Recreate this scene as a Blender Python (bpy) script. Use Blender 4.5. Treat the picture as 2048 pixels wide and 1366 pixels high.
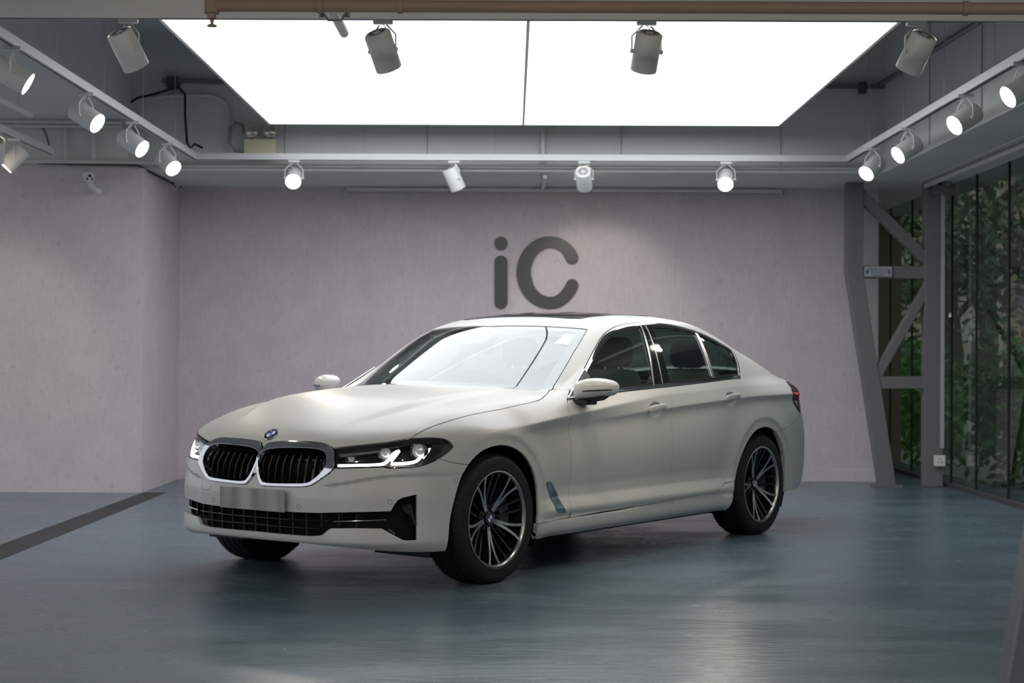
import bpy, bmesh, math, random
import numpy as np
from mathutils import Vector, Matrix
from mathutils.geometry import delaunay_2d_cdt

for _o in list(bpy.data.objects):
    bpy.data.objects.remove(_o, do_unlink=True)
scene = bpy.context.scene
COL = scene.collection

# ------------------------------------------------------------------ camera
F_PX, CAM_H, HORIZON, ROLL = 3236.6, 1.1885, 713.2, 0.0038
CAR_X, CAR_Y, CAR_PSI = -0.8134, 9.0224, 0.63104
cam_data = bpy.data.cameras.new('camera')
cam_data.sensor_width = 36.0
cam_data.lens = 36.0 * F_PX / 2048.0
cam_data.shift_y = (HORIZON - 683.0) / 2048.0
cam_data.clip_start = 0.05
cam_data.clip_end = 400
cam_data.dof.use_dof = True
cam_data.dof.focus_distance = 8.1
cam_data.dof.aperture_fstop = 3.5
cam = bpy.data.objects.new('camera', cam_data)
cam.location = (0, 0, CAM_H)
cam.rotation_euler = Matrix.Rotation(math.pi/2, 3, 'X').to_euler()
cam.rotation_euler = (Matrix.Rotation(math.pi/2, 3, 'X') @ Matrix.Rotation(ROLL, 3, 'Z')).to_euler()
COL.objects.link(cam)
scene.camera = cam

# ------------------------------------------------------------------ world, exposure
scene.view_settings.view_transform = 'Standard'
scene.view_settings.look = 'None'
scene.view_settings.gamma = 1.0
scene.view_settings.use_curve_mapping = False
scene.view_settings.exposure = 0.0
world = bpy.data.worlds.new('world')
scene.world = world
world.use_nodes = True
_nt = world.node_tree
_bg = _nt.nodes['Background']
_bg.inputs['Color'].default_value = (0.90, 0.95, 1.0, 1)      # even overcast dusk sky
_bg.inputs['Strength'].default_value = 1.0
PANEL_STRENGTH = 2.85        # backlit stretch-ceiling light panel
ADDED_DOWNLIGHT = 90.0           # round downlights added out of view to lift the frontal light
SPOT_W = 24.0               # each lit track spot

# ------------------------------------------------------------------ helpers
def link(o, parent=None):
    COL.objects.link(o)
    if parent is not None:
        o.parent = parent
    return o

def tag(o, label=None, cat=None, group=None, kind=None):
    if label: o['label'] = label
    if cat: o['category'] = cat
    if group: o['group'] = group
    if kind: o['kind'] = kind
    return o

def empty(name, loc=(0, 0, 0), rz=0.0):
    o = bpy.data.objects.new(name, None)
    o.location = loc
    o.rotation_euler = (0, 0, rz)
    o.empty_display_size = 0.2
    return link(o)

def copy_tree(o, parent=None):
    c = o.copy()
    COL.objects.link(c)
    c.parent = parent
    for ch in list(o.children):
        copy_tree(ch, c)
    return c

MATS = {}
def mat(name, color=(0.8, 0.8, 0.8), rough=0.5, metal=0.0, spec=0.5, emit=None, estr=0.0, coat=0.0, **kw):
    if name in MATS:
        return MATS[name]
    m = bpy.data.materials.new(name)
    m.use_nodes = True
    b = m.node_tree.nodes['Principled BSDF']
    b.inputs['Base Color'].default_value = (*color, 1)
    b.inputs['Roughness'].default_value = rough
    b.inputs['Metallic'].default_value = metal
    b.inputs['Specular IOR Level'].default_value = spec
    b.inputs['Coat Weight'].default_value = coat
    if emit:
        b.inputs['Emission Color'].default_value = (*emit, 1)
        b.inputs['Emission Strength'].default_value = estr
    MATS[name] = m
    return m

def node(m, kind, **props):
    n = m.node_tree.nodes.new(kind)
    for k, v in props.items():
        setattr(n, k, v)
    return n

def lk(m, a, b):
    m.node_tree.links.new(a, b)

class MB:
    """collects verts/faces of one mesh object"""
    def __init__(self):
        self.v, self.f, self.s = [], [], []
    def add(self, vs, fs, smooth=False):
        n = len(self.v)
        self.v += [tuple(p) for p in vs]
        self.f += [tuple(i + n for i in f) for f in fs]
        self.s += [smooth] * len(fs)
    def box(self, lo, hi):
        x0, y0, z0 = lo; x1, y1, z1 = hi
        vs = [(x0, y0, z0), (x1, y0, z0), (x1, y1, z0), (x0, y1, z0), (x0, y0, z1), (x1, y0, z1), (x1, y1, z1), (x0, y1, z1)]
        self.add(vs, [(0, 3, 2, 1), (4, 5, 6, 7), (0, 1, 5, 4), (1, 2, 6, 5), (2, 3, 7, 6), (3, 0, 4, 7)])
        return self
    def bar(self, a, b, w, h, up=(0, 0, 1)):
        a, b = Vector(a), Vector(b)
        d = (b - a).normalized()
        s = d.cross(Vector(up))
        if s.length < 1e-4: s = d.cross(Vector((1, 0, 0)))
        s.normalize(); u = s.cross(d).normalized()
        vs = []
        for p in (a, b):
            for i, j in ((-1, -1), (1, -1), (1, 1), (-1, 1)):
                vs.append(p + s * (i * w / 2) + u * (j * h / 2))
        self.add(vs, [(0, 1, 2, 3), (7, 6, 5, 4), (0, 4, 5, 1), (1, 5, 6, 2), (2, 6, 7, 3), (3, 7, 4, 0)])
        return self
    def tube(self, pts, r, n=10, caps=True, closed=False):
        pts = [Vector(p) for p in pts]
        m = len(pts)
        rr = r if isinstance(r, (list, tuple)) else [r] * m
        d0 = (pts[1] - pts[0]).normalized()
        ref = d0.orthogonal().normalized()
        vs = []
        for i, p in enumerate(pts):
            if closed: t = pts[(i + 1) % m] - pts[i - 1]
            elif i == 0: t = pts[1] - p
            elif i == m - 1: t = p - pts[i - 1]
            else: t = pts[i + 1] - pts[i - 1]
            t.normalize()
            ref = (ref - t * ref.dot(t))
            if ref.length < 1e-6: ref = t.orthogonal()
            ref.normalize()
            bn = t.cross(ref)
            for k in range(n):
                a = 2 * math.pi * k / n
                vs.append(p + (ref * math.cos(a) + bn * math.sin(a)) * rr[i])
        fs = []
        for i in range(m if closed else m - 1):
            j = (i + 1) % m
            for k in range(n):
                l = (k + 1) % n
                fs.append((i * n + k, i * n + l, j * n + l, j * n + k))
        self.add(vs, fs, True)
        if caps and not closed:
            self.add(vs[:n], [tuple(range(n - 1, -1, -1))])
            self.add(vs[-n:], [tuple(range(n))])
        return self
    def lathe(self, prof, n=32, M=None, smooth=True, caps=False):
        """prof: list of (r, h); axis = local z"""
        M = M or Matrix.Identity(4)
        vs = []
        for r, h in prof:
            for k in range(n):
                a = 2 * math.pi * k / n
                vs.append(M @ Vector((r * math.cos(a), r * math.sin(a), h)))
        fs = []
        for i in range(len(prof) - 1):
            for k in range(n):
                l = (k + 1) % n
                fs.append((i * n + k, i * n + l, (i + 1) * n + l, (i + 1) * n + k))
        self.add(vs, fs, smooth)
        if caps:
            self.add(vs[:n], [tuple(range(n - 1, -1, -1))])
            self.add(vs[-n:], [tuple(range(n))])
        return self
    def prism(self, poly, M, depth):
        """poly 2D points extruded along local z of M by depth"""
        n = len(poly)
        vs = [M @ Vector((p[0], p[1], 0)) for p in poly] + [M @ Vector((p[0], p[1], depth)) for p in poly]
        fs = [tuple(range(n - 1, -1, -1)), tuple(range(n, 2 * n))]
        fs += [(i, (i + 1) % n, n + (i + 1) % n, n + i) for i in range(n)]
        self.add(vs, fs)
        return self
    def build(self, name, material, parent=None, bevel=0.0, seg=2, sharp=40):
        me = bpy.data.meshes.new(name)
        me.from_pydata(self.v, [], self.f)
        me.polygons.foreach_set('use_smooth', self.s)
        if any(self.s):
            me.set_sharp_from_angle(angle=math.radians(sharp))
        me.materials.append(material)
        o = bpy.data.objects.new(name, me)
        link(o, parent)
        if bevel:
            bv = o.modifiers.new('bevel', 'BEVEL')
            bv.width = bevel; bv.segments = seg; bv.limit_method = 'ANGLE'; bv.angle_limit = math.radians(40)
        return o
# ================================================================== ROOM
def px_world(px, py, ax, val):
    """photograph pixel -> point of the plane (axis ax = val) in room coordinates"""
    u, v = px - 1024.0, py - 683.0
    u, v = u + ROLL * v, v - ROLL * u
    d = np.array([u / F_PX, 1.0, -(v - (HORIZON - 683)) / F_PX])
    o = np.array([0, 0, CAM_H])
    return o + d * (val - o[ax]) / d[ax]

# ---- materials
def floor_material():
    m = mat('painted_concrete_floor', (.075, .098, .112), rough=.3)
    b = m.node_tree.nodes['Principled BSDF']
    tc = node(m, 'ShaderNodeTexCoord')
    mp = node(m, 'ShaderNodeMapping'); mp.inputs['Scale'].default_value = (1.0, 2.2, 1)
    lk(m, tc.outputs['Object'], mp.inputs[0])
    n1 = node(m, 'ShaderNodeTexNoise'); n1.inputs['Scale'].default_value = .7; n1.inputs['Detail'].default_value = 5; n1.inputs['Roughness'].default_value = .6
    lk(m, mp.outputs[0], n1.inputs[0])
    r1 = node(m, 'ShaderNodeValToRGB')
    r1.color_ramp.elements[0].position = .3; r1.color_ramp.elements[0].color = (.092, .136, .176, 1)
    r1.color_ramp.elements[1].position = .72; r1.color_ramp.elements[1].color = (.132, .182, .226, 1)
    lk(m, n1.outputs[0], r1.inputs[0])
    # pale scuffs and chips
    mp2 = node(m, 'ShaderNodeMapping'); mp2.inputs['Scale'].default_value = (9, 26, 1); mp2.inputs['Rotation'].default_value = (0, 0, .25)
    lk(m, tc.outputs['Object'], mp2.inputs[0])
    n2 = node(m, 'ShaderNodeTexNoise'); n2.inputs['Scale'].default_value = 1.6; n2.inputs['Detail'].default_value = 8; n2.inputs['Roughness'].default_value = .72
    lk(m, mp2.outputs[0], n2.inputs[0])
    r2 = node(m, 'ShaderNodeValToRGB')
    r2.color_ramp.elements[0].position = .69; r2.color_ramp.elements[0].color = (0, 0, 0, 1)
    r2.color_ramp.elements[1].position = .75; r2.color_ramp.elements[1].color = (1, 1, 1, 1)
    lk(m, n2.outputs[0], r2.inputs[0])
    mx = node(m, 'ShaderNodeMixRGB'); mx.inputs[2].default_value = (.26, .28, .29, 1)
    lk(m, r2.outputs[0], mx.inputs[0]); lk(m, r1.outputs[0], mx.inputs[1]); lk(m, mx.outputs[0], b.inputs['Base Color'])
    # roughness variation
    r3 = node(m, 'ShaderNodeMapRange'); r3.inputs[1].default_value = .3; r3.inputs[2].default_value = .7; r3.inputs[3].default_value = .17; r3.inputs[4].default_value = .34
    lk(m, n1.outputs[0], r3.inputs[0]); lk(m, r3.outputs[0], b.inputs['Roughness'])
    # trowel waves
    mp3 = node(m, 'ShaderNodeMapping'); mp3.inputs['Scale'].default_value = (2.2, 7.0, 1); mp3.inputs['Rotation'].default_value = (0, 0, -.12)
    lk(m, tc.outputs['Object'], mp3.inputs[0])
    n3 = node(m, 'ShaderNodeTexNoise'); n3.inputs['Scale'].default_value = 3.2; n3.inputs['Detail'].default_value = 7; n3.inputs['Roughness'].default_value = .62
    lk(m, mp3.outputs[0], n3.inputs[0])
    bp = node(m, 'ShaderNodeBump'); bp.inputs['Strength'].default_value = .22; bp.inputs['Distance'].default_value = .012
    lk(m, n3.outputs[0], bp.inputs['Height']); lk(m, bp.outputs[0], b.inputs['Normal'])
    return m
def wallpaper_material():
    m = mat('lilac_grey_wallpaper', (.4, .37, .39), rough=.75, spec=.25)
    b = m.node_tree.nodes['Principled BSDF']
    tc = node(m, 'ShaderNodeTexCoord')
    # vertical strie
    mp = node(m, 'ShaderNodeMapping'); mp.inputs['Scale'].default_value = (55, 55, 7)
    lk(m, tc.outputs['Object'], mp.inputs[0])
    n1 = node(m, 'ShaderNodeTexNoise'); n1.inputs['Scale'].default_value = 1.0; n1.inputs['Detail'].default_value = 6; n1.inputs['Roughness'].default_value = .65
    lk(m, mp.outputs[0], n1.inputs[0])
    # cloudy blotches
    n2 = node(m, 'ShaderNodeTexNoise'); n2.inputs['Scale'].default_value = 3.2; n2.inputs['Detail'].default_value = 6; n2.inputs['Roughness'].default_value = .68
    lk(m, tc.outputs['Object'], n2.inputs[0])
    mp3 = node(m, 'ShaderNodeMapping'); mp3.inputs['Scale'].default_value = (17, 17, 13)
    lk(m, tc.outputs['Object'], mp3.inputs[0])
    n3 = node(m, 'ShaderNodeTexNoise'); n3.inputs['Scale'].default_value = 1.3; n3.inputs['Detail'].default_value = 4; n3.inputs['Roughness'].default_value = .6
    lk(m, mp3.outputs[0], n3.inputs[0])
    r3 = node(m, 'ShaderNodeValToRGB')
    r3.color_ramp.elements[0].position = .60; r3.color_ramp.elements[0].color = (0, 0, 0, 1)
    r3.color_ramp.elements[1].position = .74; r3.color_ramp.elements[1].color = (1, 1, 1, 1)
    lk(m, n3.outputs[0], r3.inputs[0])
    ad = node(m, 'ShaderNodeMath', operation='ADD'); lk(m, n1.outputs[0], ad.inputs[0]); lk(m, n2.outputs[0], ad.inputs[1])
    r1 = node(m, 'ShaderNodeValToRGB')
    r1.color_ramp.elements[0].position = .36; r1.color_ramp.elements[0].color = (.585, .518, .543, 1)
    r1.color_ramp.elements[1].position = .64; r1.color_ramp.elements[1].color = (.68, .606, .632, 1)
    hf = node(m, 'ShaderNodeMath', operation='MULTIPLY'); hf.inputs[1].default_value = .5
    lk(m, ad.outputs[0], hf.inputs[0]); lk(m, hf.outputs[0], r1.inputs[0])
    mx = node(m, 'ShaderNodeMixRGB'); mx.inputs[2].default_value = (.47, .415, .437, 1)
    k = node(m, 'ShaderNodeMath', operation='MULTIPLY'); k.inputs[1].default_value = .8
    lk(m, r3.outputs[0], k.inputs[0]); lk(m, k.outputs[0], mx.inputs[0]); lk(m, r1.outputs[0], mx.inputs[1]); lk(m, mx.outputs[0], b.inputs['Base Color'])
    bp = node(m, 'ShaderNodeBump'); bp.inputs['Strength'].default_value = .12; bp.inputs['Distance'].default_value = .004
    lk(m, n1.outputs[0], bp.inputs['Height']); lk(m, bp.outputs[0], b.inputs['Normal'])
    return m
def plaster(name, c, rough=.8, var=.06):
    m = mat(name, c, rough=rough, spec=.3)
    b = m.node_tree.nodes['Principled BSDF']
    tc = node(m, 'ShaderNodeTexCoord')
    n1 = node(m, 'ShaderNodeTexNoise'); n1.inputs['Scale'].default_value = 1.3; n1.inputs['Detail'].default_value = 5
    lk(m, tc.outputs['Object'], n1.inputs[0])
    r1 = node(m, 'ShaderNodeValToRGB')
    r1.color_ramp.elements[0].position = .3; r1.color_ramp.elements[0].color = tuple(v * (1 - var) for v in c) + (1,)
    r1.color_ramp.elements[1].position = .7; r1.color_ramp.elements[1].color = tuple(min(1, v * (1 + var)) for v in c) + (1,)
    lk(m, n1.outputs[0], r1.inputs[0]); lk(m, r1.outputs[0], b.inputs['Base Color'])
    return m
M_floor = floor_material()
M_wall = wallpaper_material()
M_white = plaster('white_plaster', (.70, .69, .665))
M_ceil = plaster('soffit_paint', (.68, .68, .67))
M_metalwhite = mat('white_powder_coat', (.74, .74, .73), rough=.35)
M_pipe = mat('white_pipe', (.66, .65, .62), rough=.4)
M_brown = plaster('brown_painted_pipe', (.30, .215, .165), rough=.55)
M_black = mat('black_cable', (.015, .015, .016), rough=.6)
M_grey = plaster('grey_steel_paint', (.185, .180, .183), rough=.5, var=.05)
M_darkgrey = mat('dark_steel', (.06, .06, .062), rough=.5)
M_galv = mat('galvanised', (.20, .205, .21), rough=.5, metal=.6)
def struct(name, mb, m, **kw):
    o = mb.build(name, m, **kw); o['kind'] = 'structure'; return o

ZS, ZL, ZT = 2.81, 3.22, 4.0
struct('floor', MB().box((-6.2, -5, -.12), (4.45, 18.5, 0)), M_floor)
struct('wall_end', MB().box((3.52, 18.5, 0), (4.45, 18.65, ZT)), plaster('end_wall_tan', (.26, .22, .165)))
struct('wall_front', MB().box((-6.2, -5.0, 0), (4.45, -4.8, 4.0)), M_white)
struct('wall_back', MB().box((-3.2, 15.56, 0), (3.52, 18.5, ZS)), M_wall)
struct('wall_left', MB().box((-6.2, 14.0, 0), (-3.2, 15.76, ZS)), M_wall)
struct('wall_upper_left', MB().box((-6.2, 14.02, ZS), (-3.33, 15.76, ZT)), M_white)
struct('ceiling_back', MB().box((-3.33, 14.2, ZS), (4.45, 18.5, ZT)), M_ceil)
struct('ceiling_right', MB().box((3.25, -5, ZS), (4.45, 14.2, ZT)), M_ceil)
struct('ceiling_left', MB().box((-6.2, -5, ZL), (-3.33, 14.02, ZT)), M_ceil)
struct('ceiling_front', MB().box((-3.33, -5, 2.95), (3.25, 7.93, ZT)), M_ceil)
struct('trim_0', MB().box((-3.33, 7.93, 2.843), (3.25, 7.95, ZT)), M_ceil)
struct('ceiling', MB().box((-6.2, -5, ZT), (4.45, 18.5, ZT + .15)), M_ceil)
# thin seams of the coffer boards
for i, (a, b) in enumerate((((-2.0, 14.193, 2.95), (-2.0, 14.193, 4.0)), ((-.75, 14.193, 2.95), (-.75, 14.193, 4.0)), ((.95, 14.193, 2.95), (.95, 14.193, 4.0)), ((2.35, 14.193, 2.82), (2.35, 14.193, 4.0)),
                            ((3.243, 12.6, 2.85), (3.243, 12.6, 4.0)), ((3.243, 11.2, 2.85), (3.243, 11.2, 4.0)))):
    struct('trim_%d' % (i + 1), MB().bar(a, b, .006, .006), mat('seam_grey', (.34, .34, .33), rough=.8))
# low skirting edge of the back wall on the right
struct('baseboard_back', MB().box((2.6, 15.548, 0), (3.52, 15.562, .11)), M_wall)

# ---- glass wall on the right
M_glass = None
def window_glass():
    m = bpy.data.materials.new('shopfront_glass'); m.use_nodes = True
    nt = m.node_tree; nt.nodes.remove(nt.nodes['Principled BSDF'])
    tr = node(m, 'ShaderNodeBsdfTransparent'); tr.inputs[0].default_value = (.34, .40, .36, 1)
    gl = node(m, 'ShaderNodeBsdfGlossy'); gl.inputs['Roughness'].default_value = 0.0
    fr = node(m, 'ShaderNodeFresnel'); fr.inputs[0].default_value = 1.6
    geo = node(m, 'ShaderNodeNewGeometry')
    sel = node(m, 'ShaderNodeMapRange'); sel.inputs[3].default_value = 1.6; sel.inputs[4].default_value = 1.0 / 1.6
    lk(m, geo.outputs['Backfacing'], sel.inputs[0]); lk(m, sel.outputs[0], fr.inputs[0])     # same reflectance from both sides of the pane
    mx = node(m, 'ShaderNodeMixShader')
    lk(m, fr.outputs[0], mx.inputs[0]); lk(m, tr.outputs[0], mx.inputs[1]); lk(m, gl.outputs[0], mx.inputs[2])
    lk(m, mx.outputs[0], nt.nodes['Material Output'].inputs[0])
    return m
M_glass = window_glass()
joints = [18.4, 17.5, 16.55, 15.05, 14.25, 13.32, 12.3, 11.3, 10.3, 9.3, 8.3, 7.3, 6.3, 5.3, 4.3]
win = struct('window_1', MB().box((4.02, 4.2, 0.0), (4.16, 18.45, .035)), M_darkgrey)
pane_mesh = None
for a, b in zip(joints[:-1], joints[1:]):
    mb = MB(); mb.add([(4.09, b + .008, .035), (4.09, a - .008, .035), (4.09, a - .008, ZS), (4.09, b + .008, ZS)], [(0, 1, 2, 3)])
    mb.build('pane', M_glass, win)
    MB().box((4.08, a - .006, .035), (4.10, a + .006, ZS)).build('joint', M_black, win)
# ---- steel truss column
Y_T = 15.0
def tw(px, py, y=Y_T): return px_world(px, py, 1, y)
truss = empty('steel_truss', (3.7, Y_T, 0)); tag(truss, 'grey steel truss column with bent leg by the glass wall', 'truss')
def member(name, pts, w, d, parent):
    mb = MB()
    pts = [Vector(p) - Vector(parent.location) for p in pts]
    for a, b in zip(pts[:-1], pts[1:]):
        mb.bar(a, b, d, w, up=(0, 1, 0)) if False else mb.bar(a, b, w, d, up=(0, 1, 0))
    return mb.build(name, M_grey, parent, bevel=.008)
LT, LM, LB = tw(1708, 355), tw(1707, 545), tw(1773, 968)
def flat_member(name, a, b, w, d=.13):
    """box member lying in the truss plane"""
    a, b = Vector(a), Vector(b); dr = (b - a).normalized(); n = Vector((0, 1, 0)); sd = dr.cross(n).normalized()
    o = Vector(truss.location)
    vs = []
    for p in (a, b):
        for i, j in ((-1, -1), (1, -1), (1, 1), (-1, 1)):
            vs.append(p + sd * (i * w / 2) + n * (j * d / 2) - o)
    mb = MB(); mb.add(vs, [(0, 1, 2, 3), (7, 6, 5, 4), (0, 4, 5, 1), (1, 5, 6, 2), (2, 6, 7, 3), (3, 7, 4, 0)])
    return mb.build(name, M_grey, truss, bevel=.008)
LT[2] = ZS; LB[2] = 0
flat_member('upper_leg', LT, LM, .155); flat_member('lower_leg', LM + (LM - LB) * .012, LB, .155, .128)
RP0, RP1 = tw(1866, 300), tw(1866, 968); RP0[2] = ZS; RP1[2] = 0; RP1[0] = RP0[0]
flat_member('post', RP0, RP1, .175)
flat_member('crossbar', tw(1712, 544.5), tw(1860, 545.5), .115, .11); flat_member('crossbar', tw(1745, 765), tw(1860, 765), .115, .11)
flat_member('diagonal', tw(1716, 385), tw(1856, 524), .10, .10); flat_member('diagonal', tw(1752, 752), tw(1856, 570), .085, .10)
bp_ = MB().box((LB[0] - .13, -.1 + Y_T, 0), (LB[0] + .13, Y_T + .1, .018)).build('base_plate', M_grey); bp_.parent = truss; bp_.location = -Vector(truss.location)
# conduit and socket on the truss post
x0 = tw(1879, 700)[0]
cnd = tag(MB().box((x0 - .017, Y_T - .105, .36), (x0 + .017, Y_T - .088, ZS - .01)).build('cable_conduit', mat('conduit_grey', (.42, .44, .47), rough=.45)), 'pale grey vertical cable conduit on the truss post', 'conduit')
jb = MB().box((x0 - .10, Y_T - .16, ZS - .12), (x0 + .10, Y_T - .075, ZS - .03)).build('junction_cover', M_grey, None); jb.parent = cnd
c = tw(1872.5, 920)
sk = MB().box((c[0] - .05, Y_T - .135, c[2] - .05), (c[0] + .05, Y_T - .088, c[2] + .05)).build('wall_socket', mat('socket_white', (.78, .77, .74), rough=.4), bevel=.006)
tag(sk, 'white power socket box low on the truss post', 'socket')
for dx, dz in ((0, .018), (-.016, -.012), (.016, -.012)):
    MB().box((c[0] + dx - .004, Y_T - .137, c[2] + dz - .006), (c[0] + dx + .004, Y_T - .134, c[2] + dz + .006)).build('socket_hole', M_black, sk)
# wi-fi sign on the crossbar
a, b = tw(1725.5, 534.5), tw(1779.5, 554)
def sign_text(txt, size, m, parent, loc, name):
    cu = bpy.data.curves.new(name, 'FONT'); cu.body = txt; cu.size = size; cu.extrude = .0006; cu.align_x = 'CENTER'; cu.align_y = 'CENTER'
    tmp = bpy.data.objects.new('tmp', cu); COL.objects.link(tmp)
    me = bpy.data.meshes.new_from_object(tmp.evaluated_get(bpy.context.evaluated_depsgraph_get()))
    bpy.data.objects.remove(tmp)
    me.transform(Matrix.Translation(loc) @ Matrix.Rotation(math.pi/2, 4, 'X')); me.materials.clear(); me.materials.append(m)
    return link(bpy.data.objects.new(name, me), parent)
ys = Y_T - .078
sg = MB().box((a[0], ys, b[2]), (b[0], ys + .012, a[2])).build('wifi_sign', mat('sign_silver', (.44, .45, .47), rough=.35))
tag(sg, 'silver wi-fi hotspot sign with blue lettering on the truss crossbar', 'sign')
M_blue = mat('sign_blue', (.035, .055, .22), rough=.5)
cx, cz, sw_, sh_s = (a[0] + b[0]) / 2, (a[2] + b[2]) / 2, b[0] - a[0], a[2] - b[2]
sign_text('FREE Wi-Fi', sh_s * .40, M_blue, sg, (cx, ys - .001, cz + sh_s * .22), 'sign_text')
sign_text('HOTSPOT', sh_s * .34, M_blue, sg, (cx, ys - .001, cz - sh_s * .10), 'sign_text')
for k in range(7):
    MB().box((cx - .062 + k * .018, ys - .002, cz - sh_s * .40), (cx - .05 + k * .018, ys, cz - sh_s * .31)).build('sign_mark', M_blue, sg)
for sd in (-1, 1):
    for r in (.012, .022, .032):
        pts = [(cx + sd * (sw_ * .36 + r * math.cos(t) - .012), ys - .001, cz + r * math.sin(t)) for t in np.linspace(-.9, .9, 8)]
        MB().tube(pts, .003, 5).build('signal_arc', M_blue, sg)
# ---- near slanted steel brace at the right edge of the view
nb = MB().bar(px_world(2078, 1110, 1, 4.0), px_world(2033, 1366, 1, 4.0), .075, .075)
A, B = px_world(2078, 1110, 1, 4.0), px_world(2033, 1366, 1, 4.0)
dv = (A - B) / (A[2] - B[2])
P0, P1 = B + dv * (0 - B[2]), B + dv * (ZS - B[2])
brace = MB().bar(P0, P1, .075, .10, up=(0, 1, 0)).build('steel_brace', mat('blue_grey_steel', (.12, .135, .16), rough=.35), bevel=.01)
tag(brace, 'out of focus grey steel brace at the right edge close to the camera', 'brace')

# ---- floor tape
t0, t1 = (-3.17, 14.0), (-2.97, 14.0)
tp = MB(); tp.add([(-3.20, 6.0, .0015), (-2.94, 6.0, .0015), (-2.985, 14.02, .0015), (-3.185, 14.0, .0015), (-3.20, 6.0, 0.0), (-2.94, 6.0, 0.0), (-2.985, 14.02, 0), (-3.185, 14.0, 0)], [(0, 1, 2, 3), (0, 4, 5, 1), (1, 5, 6, 2), (2, 6, 7, 3), (3, 7, 4, 0)])
tag(tp.build('floor_tape', plaster('worn_black_tape', (.045, .043, .045), rough=.6, var=.35)), 'dark line of floor tape running from the left wall corner', 'tape')

# ---- logo on the back wall
M_logo = mat('logo_dark_grey', (.062, .060, .062), rough=.38)
logo = empty('wall_logo', (0, 15.56, 0)); tag(logo, 'dark grey rounded iC lettering on the back wall', 'sign')
def zl(x, y): p = px_world(940 + x * .1464, 440 + y * .1464, 1, 15.55); return p[0], p[2]
def plate(name, poly, parent, m, y0=-.001, dep=.022):
    mb = MB(); n = len(poly)
    vs = [(p[0], y0 - dep, p[1]) for p in poly] + [(p[0], y0, p[1]) for p in poly]
    mb.add(vs, [tuple(range(n)), tuple(range(2*n - 1, n - 1, -1))] + [(i, n + i, n + (i + 1) % n, (i + 1) % n) for i in range(n)])
    return mb.build(name, m, parent)
plate('letter_dot', [zl(423 + 89 * math.cos(t), 320 + 91 * math.sin(t)) for t in np.linspace(0, 2 * math.pi, 40, endpoint=False)], logo, M_logo)
plate('letter_i', [zl(423 + 89 * math.cos(t), (576 if math.sin(t) < 0 else 1120) + 89 * math.sin(t)) for t in np.linspace(.001, 2 * math.pi + .001, 60, endpoint=False)], logo, M_logo)
CL = np.array([(1393, 515, 87), (1345, 420, 84), (1260, 345, 80), (1170, 308, 78), (1085, 300, 79), (980, 318, 82), (880, 378, 88), (800, 470, 93), (748, 590, 97), (728, 715, 98), (748, 840, 97), (798, 958, 92), (878, 1053, 87), (980, 1112, 82), (1085, 1132, 79), (1180, 1120, 79), (1268, 1070, 82), (1345, 985, 86), (1393, 893, 87)], float)
for _ in range(2):
    A_, B_ = CL[:-1], CL[1:]
    Mx = np.stack([.75 * A_ + .25 * B_, .25 * A_ + .75 * B_], 1).reshape(-1, 3); CL = np.vstack([CL[:1], Mx[1:-1], CL[-1:]])
dC = np.gradient(CL[:, :2], axis=0); dC /= np.linalg.norm(dC, axis=1, keepdims=True); nC = np.stack([-dC[:, 1], dC[:, 0]], 1)
Lo, Ro = CL[:, :2] + nC * CL[:, 2:], CL[:, :2] - nC * CL[:, 2:]
def capp(c, n, d, r): return [c + r * (n * math.cos(t) + d * math.sin(t)) for t in np.linspace(0, math.pi, 12)[1:-1]]
strip = MB()
V = [zl(*p) for p in np.vstack([Lo, Ro])]
n = len(CL)
vs = [(x, -.023, z) for x, z in V] + [(x, -.001, z) for x, z in V]
fs = [(i, n + i, n + i + 1, i + 1) for i in range(n - 1)] + [(2*n + i, i, i + 1, 2*n + i + 1) for i in range(n - 1)] + [(n + i, 3*n + i, 3*n + i + 1, n + i + 1) for i in range(n - 1)]
strip.add(vs, fs)
for e, sg_ in ((0, -1), (n - 1, 1)):
    cp = [Lo[e]] + capp(CL[e, :2], nC[e], dC[e] * sg_, CL[e, 2]) + [Ro[e]]
    q = [zl(*p) for p in cp]; m_ = len(q)
    strip.add([(x, -.023, z) for x, z in q] + [(x, -.001, z) for x, z in q], [tuple(range(m_))] + [(i, m_ + i, m_ + i + 1, i + 1) for i in range(m_ - 1)])
strip.build('letter_c', M_logo, logo)

# ================================================================== LIGHT PANEL
panel_emit = mat('lit_stretch_panel', (.9, .9, .9), emit=(.93, .97, 1.0), estr=PANEL_STRENGTH)
lp = empty('ceiling_lightbox', (.09, 11.55, 3.15)); tag(lp, 'large glowing white ceiling light panel in four squares', 'ceiling light')
xs, ysn = (-2.06, .088, 2.25), (9.42, 11.47, 13.68)
for i in range(2):
    for j in range(2):
        q = MB().box((xs[i] + .006, ysn[j] + .003, 3.15), (xs[i + 1] - .006, ysn[j + 1] - .003, 3.17)).build('light_tile', panel_emit)
        q.parent = lp; q.location = -Vector(lp.location)
fr_ = MB()
for a, b in (((xs[0] - .02, ysn[0], 3.165), (xs[2] + .02, ysn[0], 3.165)), ((xs[0] - .02, ysn[2], 3.165), (xs[2] + .02, ysn[2], 3.165)), ((xs[0], ysn[0], 3.165), (xs[0], ysn[2], 3.165)), ((xs[2], ysn[0], 3.165), (xs[2], ysn[2], 3.165)),
             ((xs[1], ysn[0], 3.168), (xs[1], ysn[2], 3.168))):
    fr_.bar(a, b, .02, .04)
o = fr_.build('panel_frame', M_metalwhite); o.parent = lp; o.location = -Vector(lp.location)
o = MB().box((xs[0], ysn[0], 3.185), (xs[2], ysn[2], 3.20)).build('panel_back', M_metalwhite); o.parent = lp; o.location = -Vector(lp.location)
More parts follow.
